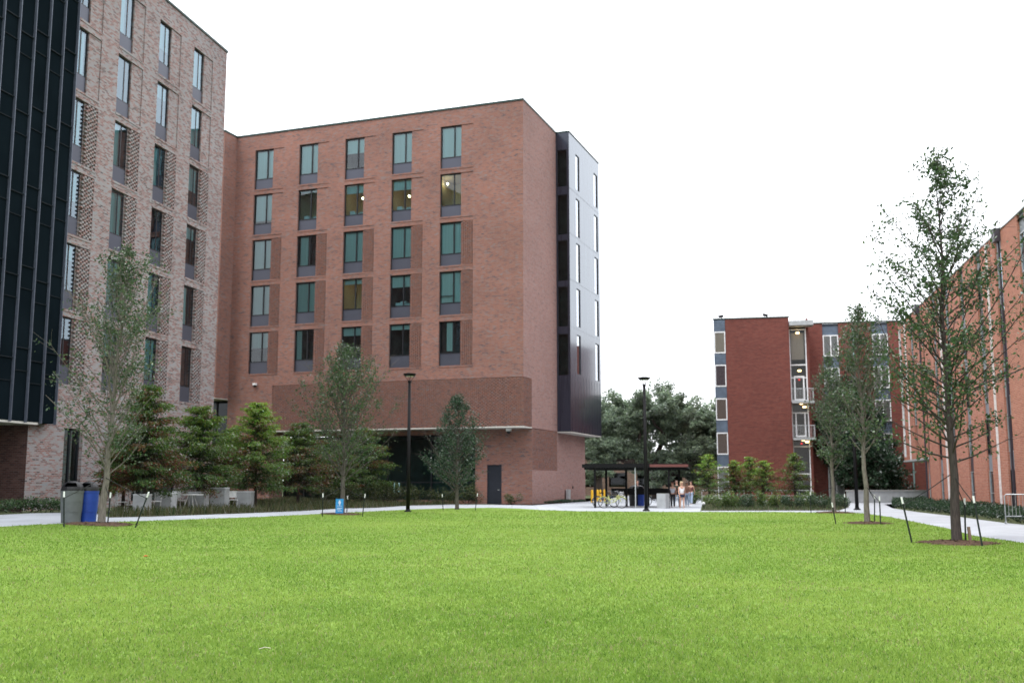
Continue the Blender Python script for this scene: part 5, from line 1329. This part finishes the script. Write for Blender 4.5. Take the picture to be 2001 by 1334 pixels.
def bike(loc, rz, lab, mat, lean=0.):
    t = thing('bicycle', lab, 'bicycle', loc, rz, 'bicycles parked under the shelter')
    t.rotation_euler.x = lean
    for x in (-.53, .53):
        mb = MB(); mb.torus((x, 0, .335), .315, .021, 'y', 32, 8); w = mb.build('wheel', M['tyre'], t, smooth=True)
        mb = MB(); mb.torus((x, 0, .335), .29, .012, 'y', 32, 6)
        mb.build('rim', M['rim'], w, smooth=True)
        mb = MB()
        for k in range(14):
            a = k * math.pi / 7; mb.tube([(x, .012 * (-1) ** k, .335), (x + .29 * math.cos(a), 0, .335 + .29 * math.sin(a))], .003, 3)
        mb.tube([(x, -.05, .335), (x, .05, .335)], .025, 8); mb.build('spokes', M['rim'], w)
        mb = MB(); mb.torus((x, 0, .335), .35, .02, 'y', 16, 5, a0=.2 if x < 0 else .6, a1=2.9 if x < 0 else 2.6); mb.build('mudguard', mat, t)
    mb = MB(); bb = (-.08, 0, .3); st_ = (-.24, 0, .72); hd = (.38, 0, .78); hd2 = (.42, 0, .62)
    mb.tube([bb, st_], .02, 8); mb.tube([(-.02, 0, .36), (.12, 0, .38), hd2], .024, 8); mb.tube([(-.17, 0, .55), (.1, 0, .5), hd], .02, 8); mb.tube([bb, (-.53, 0, .335)], .014, 8); mb.tube([(-.22, 0, .66), (-.53, 0, .335)], .012, 8); mb.tube([hd, hd2, (.53, 0, .335)], .02, 8); mb.build('frame', mat, t, smooth=True)
    mb = MB(); mb.tube([hd, (.34, 0, .98)], .014, 8); mb.tube([(.2, -.29, 1.0), (.32, -.2, 1.03), (.34, 0, .98), (.32, .2, 1.03), (.2, .29, 1.0)], .012, 8); mb.build('handlebar', M['rim'], t, smooth=True)
    mb = MB(); mb.box(-.38, -.14, -.07, .07, .84, .9); mb.build('saddle', M['tyre'], t, bevel=.03)
    mb = MB(); mb.tube([st_, (-.26, 0, .85)], .013, 8); mb.build('seat_post', M['rim'], t)
    mb = MB(); mb.torus((-.08, -.05, .3), .09, .008, 'y', 18, 5); mb.tube([(-.08, -.07, .3), (.02, -.09, .16)], .01, 6); mb.tube([(-.08, .07, .3), (-.18, .09, .44)], .01, 6); mb.build('crank', M['rim'], t)
    mb = MB()
    for z in (.76, .86, .96): mb.tube([(.42, -.15, z), (.68, -.15, z), (.68, .15, z), (.42, .15, z), (.42, -.15, z)], .006, 4)
    for x, y in ((.42, -.15), (.55, -.15), (.68, -.15), (.68, 0), (.68, .15), (.55, .15), (.42, .15)): mb.tube([(x, y, .76), (x, y, .96)], .005, 4)
    mb.build('basket', M['rim'], t)
    return t
bike(G(1197, 992.5), -.25, 'pale lime-yellow bicycle with a basket at the shelter front', M['bike_frame'], .04)
bike(G(1184, 990.5), .15, 'dark blue bicycle half hidden behind the lime-yellow one', M['bike_blue'], -.05)
bike(G(1280, 987.5), 2.8, 'dark bicycle parked deep under the shelter behind the lamp post', M['black_metal'], .03)

# ------------------------------------------------------------------ people
def skin_obj(name, verts, edges, radii, mat, parent, sub=2):
    me = bpy.data.meshes.new(name); me.from_pydata(verts, edges, []); me.update()
    o = add(name, me, parent); sm = o.modifiers.new('skin', 'SKIN'); sm.use_smooth_shade = True
    if not me.skin_vertices: me.skin_vertices.new()
    for i, d in enumerate(me.skin_vertices[0].data):
        rr = radii[i]; d.radius = rr if isinstance(rr, tuple) else (rr, rr); d.use_root = (i == 0)
    sb = o.modifiers.new('smooth', 'SUBSURF'); sb.levels = 1; sb.render_levels = sub
    me.materials.append(mat)
    return o
def person(loc, rz, label, H, top, bottom, hair, skin='skin', long_leg=False, stride=.25, swing=.2, sleeve=False, woman=True, long_hair=True, shoes='shoe'):
    t = thing('person', label, 'person', loc, rz, 'people walking beside the shelter'); k = H / 1.7
    sh = .17 if woman else .2
    V = []; E = []; R_ = []
    def v(p, r_, par=None):
        V.append(tuple(c * k for c in p)); R_.append(tuple(c * k for c in r_) if isinstance(r_, tuple) else r_ * k)
        if par is not None: E.append((par, len(V) - 1))
        return len(V) - 1
    pel = v((0, 0, .93), (.145, .105)); wa = v((0, .005, 1.08), (.115, .085), pel); ch = v((0, 0, 1.28), (.145, .1), wa); ns = v((0, .01, 1.42), (.07, .06), ch); nk = v((0, .005, 1.47), .05, ns)
    hb = v((0, -.01, 1.54), (.065, .075), nk); hm = v((0, -.012, 1.61), (.077, .092), hb); v((0, .0, 1.68), (.055, .065), hm)
    v((0, -.1, 1.575), .016, hb)                     # nose
    for sx in (-1, 1): v((sx * .078, 0, 1.58), .014, hm)   # ears
    joints = {}
    for sx in (-1, 1):
        st = stride * sx
        hip = v((sx * .085, 0, .86), .085, pel); kn = v((sx * .09, -st * .55 - .03, .48), .055, hip); cf = v((sx * .09, -st * .75 + .01, .33), .052, kn); an = v((sx * .088, -st + (.04 if st < 0 else 0), .085), .034, cf)
        he = v((sx * .088, -st + .02, .035), .032, an); fo = v((sx * .092, -st - .08, .03), .034, he); v((sx * .095, -st - .16, .022), .022, fo)
        so = v((sx * sh, .005, 1.385), .05, ch); sw = -swing * sx
        el = v((sx * (sh + .055), -sw * .3 + .02, 1.11), .038, so); wr = v((sx * (sh + .06), -sw - .06, .88), .026, el); pm = v((sx * (sh + .055), -sw - .08, .81), (.036, .018), wr)
        joints[sx] = (hip, kn, cf, an, so, el)
        for fi in range(4):
            y = -sw - .115 + fi * .022; ln = (.062, .075, .07, .055)[fi]
            a = v((sx * (sh + .052), y, .775), .0085, pm); b = v((sx * (sh + .047), y - .004, .775 - ln * .55), .008, a); v((sx * (sh + .036), y - .006, .775 - ln), .007, b)
        a = v((sx * (sh + .035), -sw - .115, .82), .01, pm); v((sx * (sh + .02), -sw - .135, .775), .008, a)
    body = skin_obj('body', V, E, R_, M[skin], t)
    def sub(name, ids, grow, mat, clip=None):
        vs = []; rr = []; es = []; mp = {}
        for i in ids:
            mp[i] = len(vs); vs.append(V[i]); q = R_[i]; q = q if isinstance(q, tuple) else (q, q); rr.append((q[0] + grow * k, q[1] + grow * k))
        for a, b in E:
            if a in mp and b in mp: es.append((mp[a], mp[b]))
        return vs, rr, es, mp
    # top
    ids = [ch, wa, pel, ns] + [joints[s_][4] for s_ in (-1, 1)]
    vs, rr, es, mp = sub('top', ids, .014, top)
    if sleeve:
        for s_ in (-1, 1):
            a, b = Vector(V[joints[s_][4]]), Vector(V[joints[s_][5]]); vs.append(tuple(a.lerp(b, .65))); rr.append((.052 * k,) * 2); es.append((mp[joints[s_][4]], len(vs) - 1))
    skin_obj('shirt', vs, es, rr, M[top], t)
    # trousers or shorts
    ids = [pel] + [joints[s_][0] for s_ in (-1, 1)]
    vs, rr, es, mp = sub('b', ids, .018, bottom)
    for s_ in (-1, 1):
        hp, kn, cf, an = [joints[s_][q] for q in range(4)]
        if long_leg:
            prev = mp[hp]
            for i, g in ((kn, .018), (cf, .02), (an, .03)):
                vs.append(V[i]); rr.append((R_[i] + g * k,) * 2); es.append((prev, len(vs) - 1)); prev = len(vs) - 1
        else:
            a, b = Vector(V[hp]), Vector(V[kn]); vs.append(tuple(a.lerp(b, .45))); rr.append((.092 * k,) * 2); es.append((mp[hp], len(vs) - 1))
    skin_obj('trousers' if long_leg else 'shorts', vs, es, rr, M[bottom], t)
    # shoes
    for s_ in (-1, 1):
        an = Vector(V[joints[s_][3]]); mb = MB(); 
        mb.box(an.x - .045 * k, an.x + .045 * k, an.y - .19 * k, an.y + .06 * k, .0, .075 * k); mb.build('shoe', M[shoes], t, bevel=.03)
    # hair
    hv = [(0, .03 * k, 1.62 * k), (0, .01 * k, 1.70 * k), (0, .075 * k, 1.56 * k)]; hr = [(.088 * k, .085 * k), (.068 * k, .08 * k), (.07 * k, .045 * k)]; he_ = [(0, 1), (0, 2)]
    if long_hair: hv.append((0, .085 * k, 1.40 * k)); hr.append((.075 * k, .03 * k)); he_.append((2, 3))
    skin_obj('hair', hv, he_, hr, M[hair], t)
    # face: eyes and mouth
    mb = MB()
    for sx in (-1, 1): mb.box((sx * .032 - .011) * k, (sx * .032 + .011) * k, -.099 * k, -.088 * k, 1.6 * k, 1.612 * k)
    mb.build('eyes', M['cloth_black'], t)
    mb = MB(); mb.box(-.022 * k, .022 * k, -.092 * k, -.08 * k, 1.535 * k, 1.544 * k); mb.build('mouth', plain('lips', (.4, .14, .12, 1), .6), t)
    return t
person(G(1315, 991.5), -.15, 'woman in a grey tank top and long black trousers beside the concrete cube', 1.53, 'cloth_grey', 'cloth_black', 'hair_red', long_leg=True, stride=.12)
person(G(1333, 994.5), .1, 'woman with blonde hair in a white sleeveless top and navy shorts walking nearest', 1.56, 'cloth_white', 'cloth_navy', 'hair_blonde', stride=.1)
person(G(1323, 987), .2, 'person in a dark olive shirt behind the two women in front', 1.64, 'cloth_olive', 'cloth_denim', 'hair_brown', woman=False, sleeve=True, long_hair=False, long_leg=True)
person(G(1343, 989), -.2, 'person in a rust-coloured top and pale denim just behind the blonde woman', 1.55, 'cloth_rust', 'cloth_denim', 'hair_brown', skin='skin_tan', long_leg=True)
person(G(1351, 986), -.4, 'dark-haired person in maroon at the right rear of the walking group', 1.58, 'maroon', 'cloth_denim', 'hair_brown', long_leg=True)
person(G(1246, 984), .6, 'person in black standing behind the bins under the shelter', 1.66, 'cloth_black', 'cloth_black', 'hair_brown', woman=True, sleeve=True, long_leg=True, stride=.0)['group'] = 'people standing under the shelter'

# small white bed lights
for u, v, lab in ((1375, 992.5, 'small white light at the left front of the right-hand bed'), (1500, 989, 'small white light at the middle of the right-hand bed'), (1603, 988.5, 'small white light near the dark mound in the right-hand bed')):
    t = thing('bed_light', lab, 'light', G(u, v), 0, 'white uplights in the bed')
    mb = MB(); mb.tube([(0, 0, -.02), (0, 0, .22)], .02, 6); mb.build('spike', M['black_plastic'], t)
    mb = MB(); mb.lathe([(.0, .2), (.08, .22), (.11, .3), (.06, .36), (0, .37)], 12); mb.build('lamp_head', M['white_metal'], t, smooth=True)
# bits on the lawn
p = G(517, 1278); t = thing('fallen_twig', 'short pale twig lying on the lawn in the foreground', 'twig', p + Vector((0, 0, .05)), .2)
mb = MB(); mb.tube([(-.05, 0, 0), (0, .01, .012), (.05, 0, .004)], .004, 5); mb.build('stick', plain('pale_twig', (.5, .46, .36, 1), .9), t)
p = G(284, 1093); t = thing('fallen_leaf', 'single orange-red leaf lying on the lawn', 'leaf', p + Vector((0, 0, .06)), .4)
mb = MB(); mb.quad([(-.05, 0, 0), (0, -.03, .02), (.06, 0, .01), (0, .035, .03)]); mb.build('blade', plain('red_leaf', (.55, .09, .03, 1), .8), t)

# ================================================================== SKY, SUN, CAMERA
SUN_EL, SUN_AZ = math.radians(58), math.radians(228)      # compass heading the light comes from (clockwise from +Y)
w = bpy.data.worlds.new('World'); scene.world = w; w.use_nodes = True
nt = w.node_tree; nt.nodes.clear()
out = nt.nodes.new('ShaderNodeOutputWorld'); bg_ = nt.nodes.new('ShaderNodeBackground')
sky = nt.nodes.new('ShaderNodeTexSky'); sky.sky_type = 'NISHITA'; sky.sun_disc = False; sky.sun_elevation = SUN_EL; sky.sun_rotation = SUN_AZ; sky.dust_density = 3
mx = nt.nodes.new('ShaderNodeMix'); mx.data_type = 'RGBA'; mx.inputs['Factor'].default_value = .86      # high overcast veil over the clear sky
tcw = nt.nodes.new('ShaderNodeTexCoord'); sep = nt.nodes.new('ShaderNodeSeparateXYZ'); nt.links.new(tcw.outputs['Generated'], sep.inputs[0])
cr_ = nt.nodes.new('ShaderNodeValToRGB'); cr_.color_ramp.elements[0].position = 0; cr_.color_ramp.elements[0].color = (.57, .58, .60, 1); cr_.color_ramp.elements[1].position = 1; cr_.color_ramp.elements[1].color = (1, 1.03, 1.09, 1)
nt.links.new(sep.outputs['Z'], cr_.inputs['Fac'])                                                      # overcast: zenith brighter than horizon
ml_ = nt.nodes.new('ShaderNodeVectorMath'); ml_.operation = 'SCALE'; ml_.inputs['Scale'].default_value = 34.; nt.links.new(cr_.outputs['Color'], ml_.inputs[0])
nt.links.new(ml_.outputs[0], mx.inputs['B'])
nt.links.new(sky.outputs[0], mx.inputs['A']); nt.links.new(mx.outputs['Result'], bg_.inputs[0]); bg_.inputs[1].default_value = .1
nt.links.new(bg_.outputs[0], out.inputs[0])
sl = bpy.data.lights.new('sun', 'SUN'); sl.energy = 1.5; sl.angle = math.radians(14); sl.color = (1, .96, .9)
so = bpy.data.objects.new('sun', sl); COL.objects.link(so)
dv = Vector((math.sin(SUN_AZ) * math.cos(SUN_EL), math.cos(SUN_AZ) * math.cos(SUN_EL), math.sin(SUN_EL)))
so.rotation_euler = dv.to_track_quat('Z', 'Y').to_euler(); so.location = (0, 0, 60)

cd = bpy.data.cameras.new('camera'); cam = bpy.data.objects.new('camera', cd); COL.objects.link(cam)
cam.location = (0, 0, CAM_H); cam.rotation_euler = (math.pi / 2 + TH, 0, 0)
cd.sensor_width = 36; cd.lens = f_px / 2001 * 36; cd.clip_end = 6000; cd.clip_start = .05
cd.dof.use_dof = True; cd.dof.focus_distance = 13; cd.dof.aperture_fstop = 2.5
scene.camera = cam
scene.render.engine = 'CYCLES'
scene.cycles.use_denoising = True
scene.cycles.max_bounces = 7; scene.cycles.transparent_max_bounces = 12; scene.cycles.caustics_reflective = False; scene.cycles.caustics_refractive = False
scene.view_settings.view_transform = 'Standard'; scene.view_settings.look = 'None'; scene.view_settings.exposure = 0
